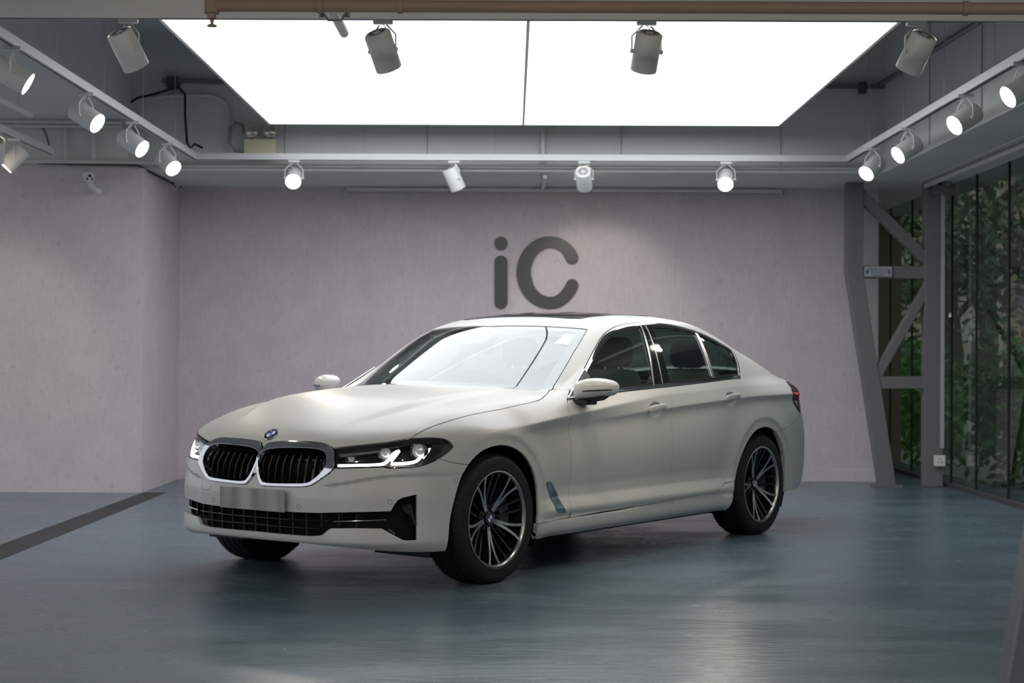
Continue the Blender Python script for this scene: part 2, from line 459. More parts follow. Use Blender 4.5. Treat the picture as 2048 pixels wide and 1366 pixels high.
for x in (xs[0] + .05, xs[2] - .05):
    for y in (ysn[0] + .05, ysn[2] - .05):
        o = MB().tube([(x, y, 3.19), (x, y, 4.0)], .004, 5).build('hanger_wire', M_galv); o.parent = lp; o.location = -Vector(lp.location)

# ================================================================== TRACKS AND SPOTS
ZTR = 2.90
def track(name, a, b, label):
    t = empty(name, a); tag(t, label, 'light track', 'ceiling light tracks')
    d = Vector(b) - Vector(a)
    mb = MB(); mb.bar((0, 0, .010), d + Vector((0, 0, .010)), .046, .056); mb.build('rail', M_metalwhite, t, bevel=.003)
    mb = MB(); mb.bar(d * .001 + Vector((0, 0, -.0185)), d * .999 + Vector((0, 0, -.0185)), .018, .003); mb.build('rail_slot', mat('slot_grey', (.12, .13, .14), rough=.5), t)
    n = max(2, int(d.length / 1.4) + 1)
    for k in range(n):
        p = d * ((k + .3) / n)
        MB().tube([p + Vector((0, 0, .018)), p + Vector((0, 0, ZT - ZTR))], .0025, 5).build('hanger_wire', mat('thin_wire', (.5, .5, .5), rough=.4), t)
    return t
XL, XRt, YB, YF = -2.75, 2.90, 14.0, 8.22
track('light_track', (XL, YF + .045, ZTR), (XL, YB - .03, ZTR), 'white light track running along the left side of the ceiling opening')
track('light_track', (XRt, YF + .045, ZTR), (XRt, YB - .03, ZTR), 'white light track running along the right side of the ceiling opening')
track('light_track', (XL - .018, YB, ZTR), (XRt + .018, YB, ZTR), 'white light track across the back of the ceiling opening')
track('light_track', (-3.2, YF, ZTR + .015), (3.2, YF, ZTR + .015), 'white light track across the front beam nearest the camera')
track('light_track', (-3.9, 7.0, ZTR), (-3.9, 13.7, ZTR), 'short white light track over the far left wall')

lens_on = mat('lit_lens', (.9, .9, .9), emit=(1.0, .86, .66), estr=16.0)
vent_dark = mat('vent_dark', (.05, .05, .048), rough=.7)
def spot(loc, aim, label, lit=True, power=1.0):
    """track spotlight hanging below the rail at loc, its barrel aimed along the vector aim"""
    t = empty('track_spotlight', loc); tag(t, label, 'spotlight', 'track spotlights')
    MB().box((-.05, -.015, -.040), (.05, .015, -.018)).build('track_adapter', M_metalwhite, t, bevel=.003)
    aim = Vector(aim).normalized()
    C = Vector((0, 0, -.175))
    side = aim.cross(Vector((0, 0, 1)))
    if side.length < .1: side = Vector((1, 0, 0))
    side.normalize()
    q = Matrix((side, (aim.cross(side)).normalized(), aim)).transposed().to_4x4()
    M = Matrix.Translation(C) @ q
    L, R = .098, .068
    MB().lathe([(R * .93, -L), (R, -L + .008), (R, L), (R * .955, L), (R * .93, L - .012)], 36, M).build('barrel', M_metalwhite, t)
    cap = MB().lathe([(.0, -L - .002), (R * .80, -L - .002), (R * .94, -L + .004)], 36, M).build('end_cap', M_metalwhite, t)
    for k in range(10):
        a = 2 * math.pi * k / 10
        mb = MB()
        d = Vector((math.cos(a), math.sin(a), 0)); p = Vector((-d.y, d.x, 0))
        for off in (-.0045, .0045):
            vs = [M @ (d * r + p * (off + w) + Vector((0, 0, -L - h))) for r, w, h in ((.020, -.0022, .0032), (.046, -.0022, .0032), (.046, .0022, .0032), (.020, .0022, .0032))]
            mb.add(vs, [(0, 3, 2, 1)])
        mb.build('vent_slot', vent_dark, cap)
    MB().lathe([(R * .93, L - .012), (R * .5, L - .010), (.0, L - .008)], 32, M).build('lens', lens_on if lit else mat('unlit_lens', (.5, .5, .5), rough=.2), t)
    # yoke: two arms from the adapter to the pivots
    yk = MB()
    for sd in (-1, 1):
        pv = C + side * (sd * (R + .010))
        k = Vector((0, 0, -.045)) + side * (sd * .022)
        k2 = Vector((0, 0, -.10)) + side * (sd * (R + .010))
        yk.tube([k, k2, pv], .0045, 6)
        yk.tube([pv - side * (sd * .012), pv + side * (sd * .008)], .011, 10)
    yk.build('yoke', M_metalwhite, t)
    cable = [(0, 0, -.04), Vector((0, 0, -.075)) + side * .03, Vector((0, 0, -.095)) + side * -.01, C - aim * (L * .98)]
    MB().tube(cable, .0028, 5).build('lead', M_metalwhite, t)
    if lit:
        ld = bpy.data.lights.new('spot_lamp', 'SPOT'); ld.energy = SPOT_W * power; ld.color = (1.0, .88, .72)
        ld.spot_size = math.radians(64); ld.spot_blend = .6; ld.shadow_soft_size = .055
        lo = bpy.data.objects.new('spot_lamp', ld); link(lo, t)
        lo.matrix_local = Matrix.Translation(C + aim * (L + .02)) @ aim.to_track_quat('-Z', 'Y').to_matrix().to_4x4()
    return t
def on_track(px, py, axis, val):
    """adapter pixel -> point on the rail line"""
    p = px_world(px, py, axis, val); return p
def along(px, fixed, which):
    """point of a rail at the photo column px: which='x' rail with X fixed, 'y' rail with Y fixed"""
    if which == 'y': return (px_world(px, 300, 1, fixed)[0], fixed, ZTR)
    u = (px - 1024.0 - ROLL * 400) / F_PX
    return (fixed, fixed / u, ZTR)
for px, aim, lab in ((255, (.33, .50, -.80), 'front track spotlight at the far left end near the brown pipe elbow'), (765, (.28, .48, -.83), 'front track spotlight hanging in front of the glowing panel beside the white pipe stub'),
                     (1292, (-.12, .48, -.86), 'front track spotlight hanging upright in front of the glowing panel right of centre'), (1832, (-.30, .50, -.80), 'front track spotlight at the right end in front of the grey ceiling corner')):
    l = along(px, YF, 'y'); spot((l[0], l[1], ZTR + .015), aim, lab)
def aim_at(loc, tgt): return Vector(tgt) - Vector(loc)
for px, aim, lab in ((24, (.86, .12, -.50), 'left track spotlight at the picture edge with its lens nearly edge-on'), (172, (.82, -.28, -.50), 'lit left track spotlight second from the picture edge'),
                     (265, (.80, -.32, -.52), 'lit left track spotlight third from the picture edge with warm lens'), (335, (.62, -.55, -.58), 'lit left track spotlight nearest the back corner')):
    spot(along(px, XL, 'x'), aim, lab)
for px, aim, lab in ((1745, (-.64, -.50, -.60), 'lit right track spotlight nearest the back corner'), (1815, (-.80, -.30, -.52), 'lit right track spotlight second from the back corner'),
                     (1930, (-.80, -.33, -.50), 'lit right track spotlight third from the back corner'), (2042, (-.84, -.20, -.50), 'lit right track spotlight cut by the right picture edge')):
    spot(along(px, XRt, 'x'), aim, lab)
for px, aim, lit, lab in ((588, (.05, -.9, -.42), True, 'brightly lit back track spotlight facing the camera left of the logo'), (908, (.34, .25, -.75), True, 'back track spotlight tilted down over the letter i'),
                          (1168, (.1, .78, -.55), True, 'back track spotlight turned to the wall showing its vented cap'), (1452, (-.16, -.85, -.50), True, 'brightly lit back track spotlight facing the camera right of the logo')):
    spot(along(px, YB, 'y'), aim, lab, lit)
l = (-3.9, -3.9 / ((28 - 1024.0 - ROLL * 400) / F_PX), ZTR)
spot(l, (-.62, -.2, -.70), 'spotlight on the short far left track aimed left')

for y, ax in ((12.2, -.30), (10.8, -.22)):
    spot((-3.9, y, ZTR), (ax, .75, -.72 if y > 12 else -.55), 'far left track spotlight beyond the picture edge aimed at the left wall' if y > 12 else 'second far left track spotlight beyond the picture edge', power=.65)
# downlights added out of view in the front soffit, after lamps reflected in windows
dl_emit = mat('added_downlight_diffuser', (.9, .9, .9), emit=(1.0, .86, .68), estr=ADDED_DOWNLIGHT)
for i, (x, y) in enumerate(((-2.4, 5.2), (0.2, 5.2), (2.6, 5.2), (-2.4, 2.4), (0.2, 2.4), (2.6, 2.4), (-2.4, -.6), (2.6, -.6))):
    t = empty('added_downlight', (x, y, 2.95)); tag(t, 'round warm downlight added out of view in the front soffit, ' + ('left', 'middle', 'right')[i % 3 if i < 6 else (0, 2)[i - 6]] + ' of the ' + ('nearest row to the car', 'second row', 'row behind the camera')[i // 3], 'downlight', 'added front soffit downlights')
    MB().lathe([(.0, -.001), (.118, -.001), (.118, -.022), (.104, -.024)], 28).build('bezel', M_metalwhite, t)
    MB().lathe([(.104, -.022), (.104, -.070), (.094, -.082), (.0, -.084)], 28).build('diffuser', dl_emit, t)
# ================================================================== SERVICES UNDER THE CEILING
def pipe(name, pts, r, m, label, cat='pipe', group=None, n=12):
    return tag(MB().tube(pts, r, n).build(name, m), label, cat, group)
yp = 7.2
p0 = px_world(424, 8, 1, yp)
bp = pipe('ceiling_pipe', [(p0[0], yp, 2.745), (3.2, yp, 2.745)], .027, M_brown, 'brown painted pipe across the top of the view under the front beam')
MB().tube([(p0[0], yp, 2.79), (p0[0], yp, 2.71)], .034, 14).build('pipe_elbow', M_brown, bp)
MB().tube([(p0[0], yp, 2.71), (p0[0], yp, 2.685)], .020, 10).build('sprinkler_neck', M_brown, bp)
MB().lathe([(.0, 0), (.022, 0), (.022, .006), (.006, .012), (.010, .03)], 12, Matrix.Translation((p0[0], yp, 2.652))).build('sprinkler_head', M_brown, bp)
for px in (640, 800, 1930):
    x = px_world(px, 8, 1, yp)[0]; MB().tube([(x - .012, yp, 2.745), (x + .012, yp, 2.745)], .033, 14).build('pipe_collar', M_brown, bp)
e1 = px_world(688, 66, 1, 8.05)
wp = pipe('pipe_stub', [(e1[0], 7.3, e1[2]), (e1[0], 8.05, e1[2])], .024, M_pipe, 'white pipe stub clamped under the front beam beside a spotlight')
MB().tube([(e1[0] - .06, 7.62, e1[2] + .015), (e1[0] - .03, 7.62, e1[2] - .026), (e1[0] + .03, 7.62, e1[2] - .026), (e1[0] + .06, 7.62, e1[2] + .015)], .006, 6).build('pipe_clamp', M_galv, wp)
for sx in (-1, 1): MB().tube([(e1[0] + sx * .062, 7.62, e1[2] - .012), (e1[0] + sx * .062, 7.62, e1[2] + .03)], .010, 8).build('clamp_bolt', M_galv, wp)
# pipes on the back wall and soffit
zb_p = 2.785
xa, xb = px_world(692, 376, 1, 15.47)[0], px_world(1563, 380, 1, 15.47)[0]
o = pipe('wall_pipe', [(xa, 15.47, zb_p - .06), (xa, 15.47, zb_p), (xb, 15.47, zb_p), (xb, 15.47, zb_p - .06)], .021, M_pipe, 'long off-white pipe along the top of the back wall above the logo')
xm = px_world(1086, 350, 1, 15.3)[0]
MB().tube([(xm, 15.47, zb_p), (xm, 14.5, zb_p - .005), (xm, 14.3, zb_p)], .021, 10).build('pipe_branch', M_pipe, o)
for px in (735, 905, 1480):
    x = px_world(px, 376, 1, 15.47)[0]; MB().tube([(x, 15.47, zb_p), (x, 15.47, ZS)], .008, 6).build('pipe_hanger', M_pipe, o)
zz = px_world(1000, 334, 1, 14.17)[2]
pipe('soffit_pipe', [(-3.1, 14.17, zz), (3.1, 14.17, zz)], .014, M_pipe, 'thin pipe along the lower edge behind the back light track')
xr_ = px_world(1086, 300, 1, 14.16)[0]
pipe('riser_pipe', [(xr_, 14.16, 2.84), (xr_, 14.16, 3.95)], .022, M_pipe, 'vertical off-white riser pipe behind the back track')
# right soffit pipe above the glass
o = pipe('soffit_pipe', [(3.80, 5.0, 2.775), (3.80, 14.9, 2.775)], .022, M_pipe, 'grey pipe running along the soffit above the glass wall')
for y in (9.5, 11.2, 12.9, 14.6): MB().tube([(3.80, y - .012, 2.775), (3.80, y + .012, 2.775)], .030, 12).build('pipe_collar', M_pipe, o)
MB().tube([(3.70, 5.0, 2.80), (3.70, 14.9, 2.80)], .008, 6).build('conduit', M_pipe, o)
# left services on the upper wall
def wl(px, py): return px_world(px, py, 1, 13.97)
for i, (y_, r_) in enumerate(((242, .02), (251, .016))):
    a, b = wl(-40, y_), wl(245, y_ + 3)
    pipe('wall_pipe', [a, b], r_, M_pipe, ('upper' if i == 0 else 'lower') + ' of two white pipes high on the far left wall')
a, b = wl(-60, 322), wl(330, 325)
pipe('wall_pipe', [a, b], .02, M_pipe, 'white pipe along the top edge of the left wallpaper')
for i, (px, ptop) in enumerate(((131, 256), (187, 268))):
    pipe('wall_conduit', [wl(px, ptop), wl(px, 320)], .017, M_pipe, ('vertical white conduit beside the far left track end', 'vertical white conduit between two left spotlights')[i])
pipe('wall_cable', [wl(82, 252), wl(92, 268), wl(97, 285), wl(98, 300)], .008, mat('grey_cable', (.12, .12, .12), rough=.6), 'grey curved cable beside the far left track end', 'cable')
bc = [wl(48, 323), wl(80, 326), wl(150, 328), wl(275, 330), px_world(300, 344, 0, -3.19), px_world(340, 364, 0, -3.19), px_world(372, 377, 0, -3.19)]
pipe('wall_cable', bc, .010, M_black, 'black cable drooping along the top of the left wallpaper', 'cable')
o = pipe('wall_conduit', [(-3.6, 6.0, 2.98), (-3.6, px_world(60, 232, 0, -3.6)[1], 2.98)], .026, M_pipe, 'white pipe under the left ceiling at the picture edge')
# coffer: strut bars and black cable
def wb(px, py, y=14.16): return px_world(px, py, 1, y)
st = tag(MB().bar(wb(325, 160), wb(520, 166), .05, .036).build('strut_bar', M_galv), 'dark steel strut bar left of the glowing panel', 'strut')
MB().box(tuple(wb(342, 176) - np.array([.03, .04, 0])), tuple(wb(358, 156) + np.array([.0, .04, .01]))).build('strut_clamp', M_darkgrey, st)
st = tag(MB().bar(wb(1600, 172), wb(1788, 173), .05, .036).build('strut_bar', M_galv), 'dark steel strut bar right of the glowing panel', 'strut')
for px in (1724, 1778):
    c = wb(px, 174); MB().box(tuple(c - np.array([.03, .05, .06])), tuple(c + np.array([.03, .03, .04]))).build('strut_clamp', M_darkgrey, st)
a = wb(1785, 168, 14.1); pq = px_world(1960, 42, 0, 3.20)
pipe('ceiling_conduit', [(3.20, 14.1, a[2]), tuple(pq)], .022, M_galv, 'dark conduit on the right face of the ceiling opening')
wb_ = wb
def wb(px, py): return wb_(px, py, 14.10)
cb = [wb(240, 218), wb(275, 196), wb(310, 188), wb(340, 178), wb(358, 176), wb(370, 188), wb(370, 230), wb(374, 285), wb(380, 296), wb(390, 288), wb(405, 296)]
wb = wb_
pipe('coffer_cable', cb, .011, M_black, 'black cable looping down from the left strut bar', 'cable')
pipe('coffer_conduit', [wb(300, 196), wb(350, 190), wb(420, 191), wb(445, 200), wb(456, 215), wb(457, 300)], .015, M_pipe, 'white conduit curving down left of the emergency light', 'conduit')
# emergency light
e0, e1 = px_world(489, 311, 1, 14.1), px_world(553, 279, 1, 14.1)
em = MB().box((e0[0], 14.06, e0[2]), (e1[0], 14.14, e1[2])).build('emergency_light', mat('aged_cream_plastic', (.62, .58, .40), rough=.5), bevel=.006)
tag(em, 'cream twin-head emergency light on top of the back track', 'emergency light')
for px in (503, 540):
    c = px_world(px, 263, 1, 14.08)
    M = Matrix.Translation(c) @ Matrix.Rotation(math.pi/2, 4, 'X')
    h = MB().lathe([(.02, -.05), (.05, -.03), (.057, .0), (.055, .012), (.046, .014)], 24, M).build('lamp_head', MATS['aged_cream_plastic'], em)
    MB().lathe([(.046, .012), (.03, .017), (.0, .019)], 24, M).build('lamp_glass', mat('lamp_glass_dull', (.55, .53, .50), rough=.12, metal=.7), h)
    MB().tube([c + np.array([0, 0, -.05]), (c[0], 14.09, e1[2])], .014, 8).build('lamp_neck', M_black, em)
pipe('flex_conduit', [px_world(488, 268, 1, 14.1), px_world(484, 250, 1, 14.1), px_world(472, 246, 1, 14.1), px_world(460, 256, 1, 14.1), px_world(459, 285, 1, 14.1), px_world(470, 302, 1, 14.1), px_world(490, 304, 1, 14.1)], .016, mat('flex_grey', (.24, .24, .24), rough=.5), 'grey flexible conduit looping beside the emergency light', 'conduit')
# security cameras
def cctv(loc, aim, label):
    t = empty('security_camera', loc); tag(t, label, 'security camera')
    aim = Vector(aim).normalized()
    M = Matrix.Translation((0, 0, 0)) @ aim.to_track_quat('Z', 'Y').to_matrix().to_4x4()
    MB().lathe([(.0, -.10), (.04, -.10), (.048, -.09), (.048, .07), (.044, .075)], 24, M).build('camera_body', M_metalwhite, t)
    fc = MB().lathe([(.044, .070), (.0, .072)], 24, M).build('camera_face', mat('face_white', (.7, .7, .7), rough=.3), t)
    for dx, dy, r in ((0, .014, .013), (-.02, -.012, .009), (.02, -.012, .009)):
        MB().lathe([(r, .0735), (.0, .075)], 14, M @ Matrix.Translation((dx, dy, 0))).build('camera_lens', black_lens, fc)
    return t
black_lens = mat('lens_black', (.01, .01, .012), rough=.1)
c = px_world(177, 352, 1, 13.80)
t = cctv(tuple(c), (.35, -.85, -.25), 'white security camera on the left block wall')
MB().tube([(0, .02, -.045), (.012, .08, -.09), (.025, .17, -.11), (.03, .20, -.11)], [.024, .026, .022, .034], 12).build('camera_arm', M_metalwhite, t)
c = px_world(348, 369, 1, 15.3)
t = cctv(tuple(c), (.1, -.95, -.2), 'white security camera in the corner beside the back wall')
MB().tube([(0, .03, .0), (-.05, .05, .04), (-.12, .06, .05)], .02, 10).build('camera_arm', M_metalwhite, t)
# small pull cord at the glass
p = px_world(1900, 632, 1, 14.75)
pc_ = MB().tube([(p[0], 14.75, p[2]), (p[0], 14.75, ZS)], .003, 5).build('pull_cord', mat('cord_dark', (.1, .1, .1)))
tag(pc_, 'thin pull cord with white toggle hanging by the glass wall', 'cord')
MB().lathe([(.0, .03), (.006, .03), (.016, -.01), (.0, -.012)], 12, Matrix.Translation(p)).build('cord_toggle', M_metalwhite, pc_)

# ================================================================== OUTSIDE
M_leaf = mat('leaf_green', (.10, .165, .075), rough=.5)
M_bark = mat('bark', (.07, .055, .04), rough=.9)
struct('ground', MB().box((-150, -90, -.4), (150, 220, -.13)), plaster('pavement', (.20, .20, .20)))
def tree(name, loc, h, r, seed, label, n=2600, leaf=.10):
    rng = np.random.default_rng(seed)
    t = empty(name, loc); tag(t, label, 'tree', 'trees outside the glass')
    mb = MB(); mb.tube([(0, 0, 0), (.05, .03, h * .3), (-.03, .08, h * .55), (.05, 0, h * .8)], [.16, .13, .09, .04], 8)
    for k in range(6):
        a = rng.uniform(0, 6.28); z = h * rng.uniform(.35, .65)
        mb.tube([(0, 0, z), (r * .4 * math.cos(a), r * .4 * math.sin(a), z + r * .35), (r * .75 * math.cos(a), r * .75 * math.sin(a), z + r * .5)], [.06, .04, .015], 6)
    mb.build('trunk', M_bark, t)
    cl = rng.normal(size=(26, 3)); cl /= np.linalg.norm(cl, axis=1, keepdims=True)
    cl = cl * rng.uniform(.35, 1.0, (26, 1)) * np.array([r * .8, r * .8, h * .40]) + np.array([0, 0, h * .58])
    idx = rng.integers(0, 26, n)
    c = cl[idx] + rng.normal(size=(n, 3)) * r * .20
    u = rng.normal(size=(n, 3)); u /= np.linalg.norm(u, axis=1, keepdims=True)
    w = np.cross(u, rng.normal(size=(n, 3))); w /= np.linalg.norm(w, axis=1, keepdims=True)
    s = leaf * rng.uniform(.6, 1.3, (n, 1))
    V = np.stack([c - u * s, c + w * s * .45, c + u * s, c - w * s * .45], 1).reshape(-1, 3)
    cr = MB(); cr.add(V.tolist(), [(4*i, 4*i + 1, 4*i + 2, 4*i + 3) for i in range(n)])
    o = cr.build('foliage', M_leaf, t); o['kind'] = 'stuff'
    return t
TREES = ((5.75, 21.2, 4.6, 1.1, 'leafy street tree just beyond the far end of the glass wall'), (5.9, 18.2, 5.0, 1.1, 'leafy street tree seen through the second right pane'),
         (7.3, 25.0, 5.5, 1.6, 'taller leafy tree behind the first street tree'), (6.9, 29.5, 5.5, 1.6, 'leafy tree far along the pavement beyond the truss'), (9.6, 32.5, 6.5, 2.0, 'large distant tree near the towers'),
         (6.3, 13.6, 5.6, 1.6, 'leafy tree outside the glass beyond the right picture edge'), (6.6, 9.0, 5.6, 1.7, 'leafy tree outside the glass level with the car'), (7.0, 4.0, 5.6, 1.9, 'leafy tree outside the glass near the camera'))
for i, (x, y, h, r, lab) in enumerate(TREES):
    tree('street_tree', (x, y, -.13), h, r, 11 + i, lab, n=(1500, 1100, 520, 1000, 420, 1500, 3000, 3000)[i], leaf=.075 if i < 5 else .10)
def shrub(loc, r, h, seed, label):
    rng = np.random.default_rng(seed); n = 1100
    t = empty('shrub', loc); tag(t, label, 'shrub', 'shrubs outside the glass')
    c = rng.normal(size=(n, 3)) * np.array([r * .45, r * .45, h * .22]) + np.array([0, 0, h * .5]); c[:, 2] = np.clip(c[:, 2], .03, h)
    u = rng.normal(size=(n, 3)); u /= np.linalg.norm(u, axis=1, keepdims=True)
    w = np.cross(u, rng.normal(size=(n, 3))); w /= np.linalg.norm(w, axis=1, keepdims=True); s = .07
    V = np.stack([c - u * s, c + w * s * .5, c + u * s, c - w * s * .5], 1).reshape(-1, 3)
    cr = MB(); cr.add(V.tolist(), [(4*i, 4*i + 1, 4*i + 2, 4*i + 3) for i in range(n)])
    o = cr.build('foliage', mat('shrub_green', (.10, .30, .05), rough=.6), t); o['kind'] = 'stuff'
    MB().tube([(0, 0, 0), (.02, 0, h * .5)], .02, 6).build('stem', M_bark, t)
for i, (x, y) in enumerate(((5.0, 19.6), (5.15, 16.6), (6.0, 23.2), (6.5, 27.2), (9.4, 28.2))):
    shrub((x, y, -.13), .55, 1.5, 40 + i, ('bright green shrub outside below the truss window', 'green shrub close outside the second right pane', 'green shrub farther along the pavement', 'green shrub far along the pavement', 'most distant green shrub by the garden wall')[i])
gwall = struct('wall_garden', MB().box((11.6, 8.0, -.13), (11.8, 44.0, .9)), plaster('garden_wall', (.26, .25, .23)))
def building(loc, w, d, h, c, nx, nz, label, rot=0.0):
    t = empty('apartment_tower', loc, rot); tag(t, label, 'building', 'towers beyond the trees')
    MB().box((-w/2, -d/2, 0), (w/2, d/2, h)).build('walls', plaster('facade_%d' % int(c[0] * 1000), c), t)
    me = MB().box((-w / nx * .32, -.10, 0), (w / nx * .32, .12, h / nz * .45)).build('window', mat('tower_window', (.10, .12, .14), rough=.2), t)
    me.location = (-w/2 + w / nx * .5, -d/2, h / nz * .3)
    for i in range(nx):
        for k in range(nz):
            if i == 0 and k == 0: continue
            q = me.copy(); COL.objects.link(q); q.parent = t; q.location = (-w/2 + w / nx * (i + .5), -d/2, h / nz * (k + .3))
    return t
building((23.3, 80, -.13), 7, 8, 24, (.52, .38, .27), 4, 9, 'tall beige apartment tower beyond the trees')
building((28.2, 92, -.13), 9, 8, 30, (.62, .62, .62), 4, 10, 'pale grey apartment tower right of the beige one')
building((15.8, 66, -.13), 6, 8, 16, (.56, .50, .44), 4, 6, 'low cream apartment block left of the beige tower')
# ================================================================== CAR BODY SURFACE
# car frame: x forward (0 = front axle), y to the car's left, z up.  Metres.
def _pchip(xs, ys, ker=91):
    xs = np.asarray(xs, float); ys = np.asarray(ys, float)
    if xs[0] > xs[-1]: xs, ys = xs[::-1], ys[::-1]
    h = np.diff(xs); d = np.diff(ys) / h
    m = np.zeros_like(xs)
    m[0], m[-1] = d[0], d[-1]
    for i in range(1, len(xs) - 1):
        if d[i-1] * d[i] > 0:
            w1, w2 = 2*h[i] + h[i-1], h[i] + 2*h[i-1]
            m[i] = (w1 + w2) / (w1 / d[i-1] + w2 / d[i])
    X = np.linspace(xs[0], xs[-1], 3000)
    k = np.clip(np.searchsorted(xs, X) - 1, 0, len(h) - 1)
    t = (X - xs[k]) / h[k]
    Y = ((1+2*t)*(1-t)**2*ys[k] + t*(1-t)**2*h[k]*m[k] + t*t*(3-2*t)*ys[k+1] + t*t*(t-1)*h[k]*m[k+1])
    # light smoothing so that the slope has no kinks
    h_ = ker // 2; ker = np.hanning(ker); ker /= ker.sum()
    P = np.concatenate([Y[0] + (X[1]-X[0])*m[0]*np.arange(-h_, 0), Y, Y[-1] + (X[1]-X[0])*m[-1]*np.arange(1, h_ + 1)])
    Y = np.convolve(P, ker, 'valid')
    return lambda q: np.interp(q, X, Y)

def _sp(d, w):                       # soft plus: crease of half-width w
    return 0.5 * (d + np.sqrt(d * d + w * w))
def _ss(t):
    t = np.clip(t, 0, 1); return t * t * (3 - 2 * t)
def smax(a, b, k):
    h = np.maximum(k - np.abs(a - b), 0)
    return np.maximum(a, b) + h * h / (4 * k)
def smin(a, b, k):
    return -smax(-a, -b, k)

WB = 2.975
W_ = _pchip([1.0, .8, .6, .4, .2, 0, -.5, -1.5, -2.5, -3.0, -3.4, -3.7, -3.9, -4.2],
            [.80, .84, .878, .905, .922, .93, .930, .934, .934, .932, .912, .868, .812, .69])
zB_ = _pchip([1., .2, -.37, -.67, -1.1, -1.47, -1.78, -2.0, -2.45, -2.78, -3.37, -4.2],
             [.72, .755, .788, .809, .838, .862, .878, .890, .911, .925, .935, .94])
zA_ = _pchip([1., .2, -.16, -.39, -.68, -.99, -1.54, -1.75, -2.02, -2.8, -3.4, -4.2],
             [.77, .795, .815, .841, .869, .895, .941, .957, .968, 1.0, 1.01, 1.01])
s1_ = _pchip([1., .1, -.14, -.30, -.7, -1.2, -1.8, -2.4, -3.0, -4.2],
             [-.30, -.30, -.20, .62, .48, -.04, -.34, -.42, -.44, -.44])
s2_ = _pchip([1., 0, -.15, -.5, -1.0, -1.5, -2.5, -3.5, -3.9, -4.2],
             [.0, .0, .03, .22, .60, .95, 1.1, 1.1, .9, .7])
sU_ = _pchip([1., .3, -.5, -1., -1.5, -2.0, -2.6, -3.0, -3.4, -3.8, -4.2],
             [-.80, -.90, -.95, -.80, -.68, -.62, -.62, -.78, -.88, -.88, -.88])
sG_ = _pchip([1., .3, -.5, -1., -1.5, -2.6, -3.0, -3.4, -3.8, -4.2],
             [-.55, -.52, -.50, -.48, -.48, -.60, -.78, -.88, -.88, -.88])
zb_ = _pchip([1., -.7, -1.36, -1.79, -2.77, -4.2], [.93, .955, .992, 1.012, 1.05, 1.07])   # belt
sh_ = _pchip([1., -2.6, -2.8, -3.0, -3.3, -3.6, -4.2], [0, 0, .012, .045, .10, .12, .12])
qG_ = _pchip([1., -1., -2.0, -3.0, -3.5, -4.2], [.42, .42, .42, .48, .6, .6])
dL_ = _pchip([0, .15, .19, .232, .262, .288, .300, .33, .343, .38, .415, .45, .52, .60, .66, 2.],
             [-.3, -.15, -.075, -.024, -.016, -.014, -.022, -.006, -.003, -.017, -.034, -.033, -.017, -.003, 0, 0], 13)
dE_ = _pchip([0, .15, .19, .23, .30, .45, .60, 2.], [-.3, -.12, -.05, -.014, -.002, 0, 0, 0], 31)
def Ys(x, z):
    B, A = zB_(x), zA_(x)
    y = W_(x) + s1_(x) * _sp(z - B, .0045) + (sU_(x) - s1_(x)) * _sp(z - A, .004)
    d = _sp(B - z, .0045)
    y = y - s2_(x) * d * np.exp(-d / .042)
    L = _ss((-.30 - x) / .25) * _ss((x + 2.62) / .2)
    y = y + dL_(z) * L + dE_(z) * (1 - L)
    y = y - sh_(x) * _ss((z - .915) / .16)
    y = y + (sG_(x) - sU_(x)) * _sp(z - zb_(x) - .01, .012)
    g = np.maximum(z - zb_(x), 0)
    y = y - qG_(x) * g * g
    for xc, zc in ((0, .34), (-WB, .34)):          # wheel-arch flares
        r = np.hypot(x - xc, z - zc)
        y = y + .012 * _ss((.60 - r) / .17) - .007 * _ss((.452 - r) / .034)
    return y

Pf_ = _pchip([0, .15, .3, .45, .55, .65, .72, .8, .86, .92, 1.2],
             [.872, .869, .857, .829, .797, .745, .695, .60, .49, .28, -1.2])
Vf_ = _pchip([0, .15, .19, .22, .26, .40, .47, .52, .56, .65, .72, .76, .80, .86, 1.2],
             [-.40, -.19, -.11, -.052, -.006, .0, .003, -.004, -.014, -.034, -.056, -.078, -.125, -.27, -1.3], 45)
def Xf(y, z):
    a = np.abs(y)
    zt = .548 + .055 * _ss((a - .42) / .38)
    rec = .015 * _ss((zt - z) / .018) * _ss((a - .40) / .10) * _ss((z - .25) / .12)      # scooped bumper corners
    return Pf_(a) + Vf_(z) - rec
Pr_ = _pchip([0, .3, .5, .6, .7, .78, .85, .90, 1.2], [4.10, 4.085, 4.055, 4.025, 3.97, 3.90, 3.80, 3.67, 2.5])
Vr_ = _pchip([0, .2, .25, .33, .45, .62, .72, .82, .90, .97, 1.03, 1.2],
             [.8, .26, .14, .055, .01, .0, .025, .075, .10, .10, .085, .3])
def Xr(y, z):
    return -Pr_(np.abs(y)) + Vr_(z)

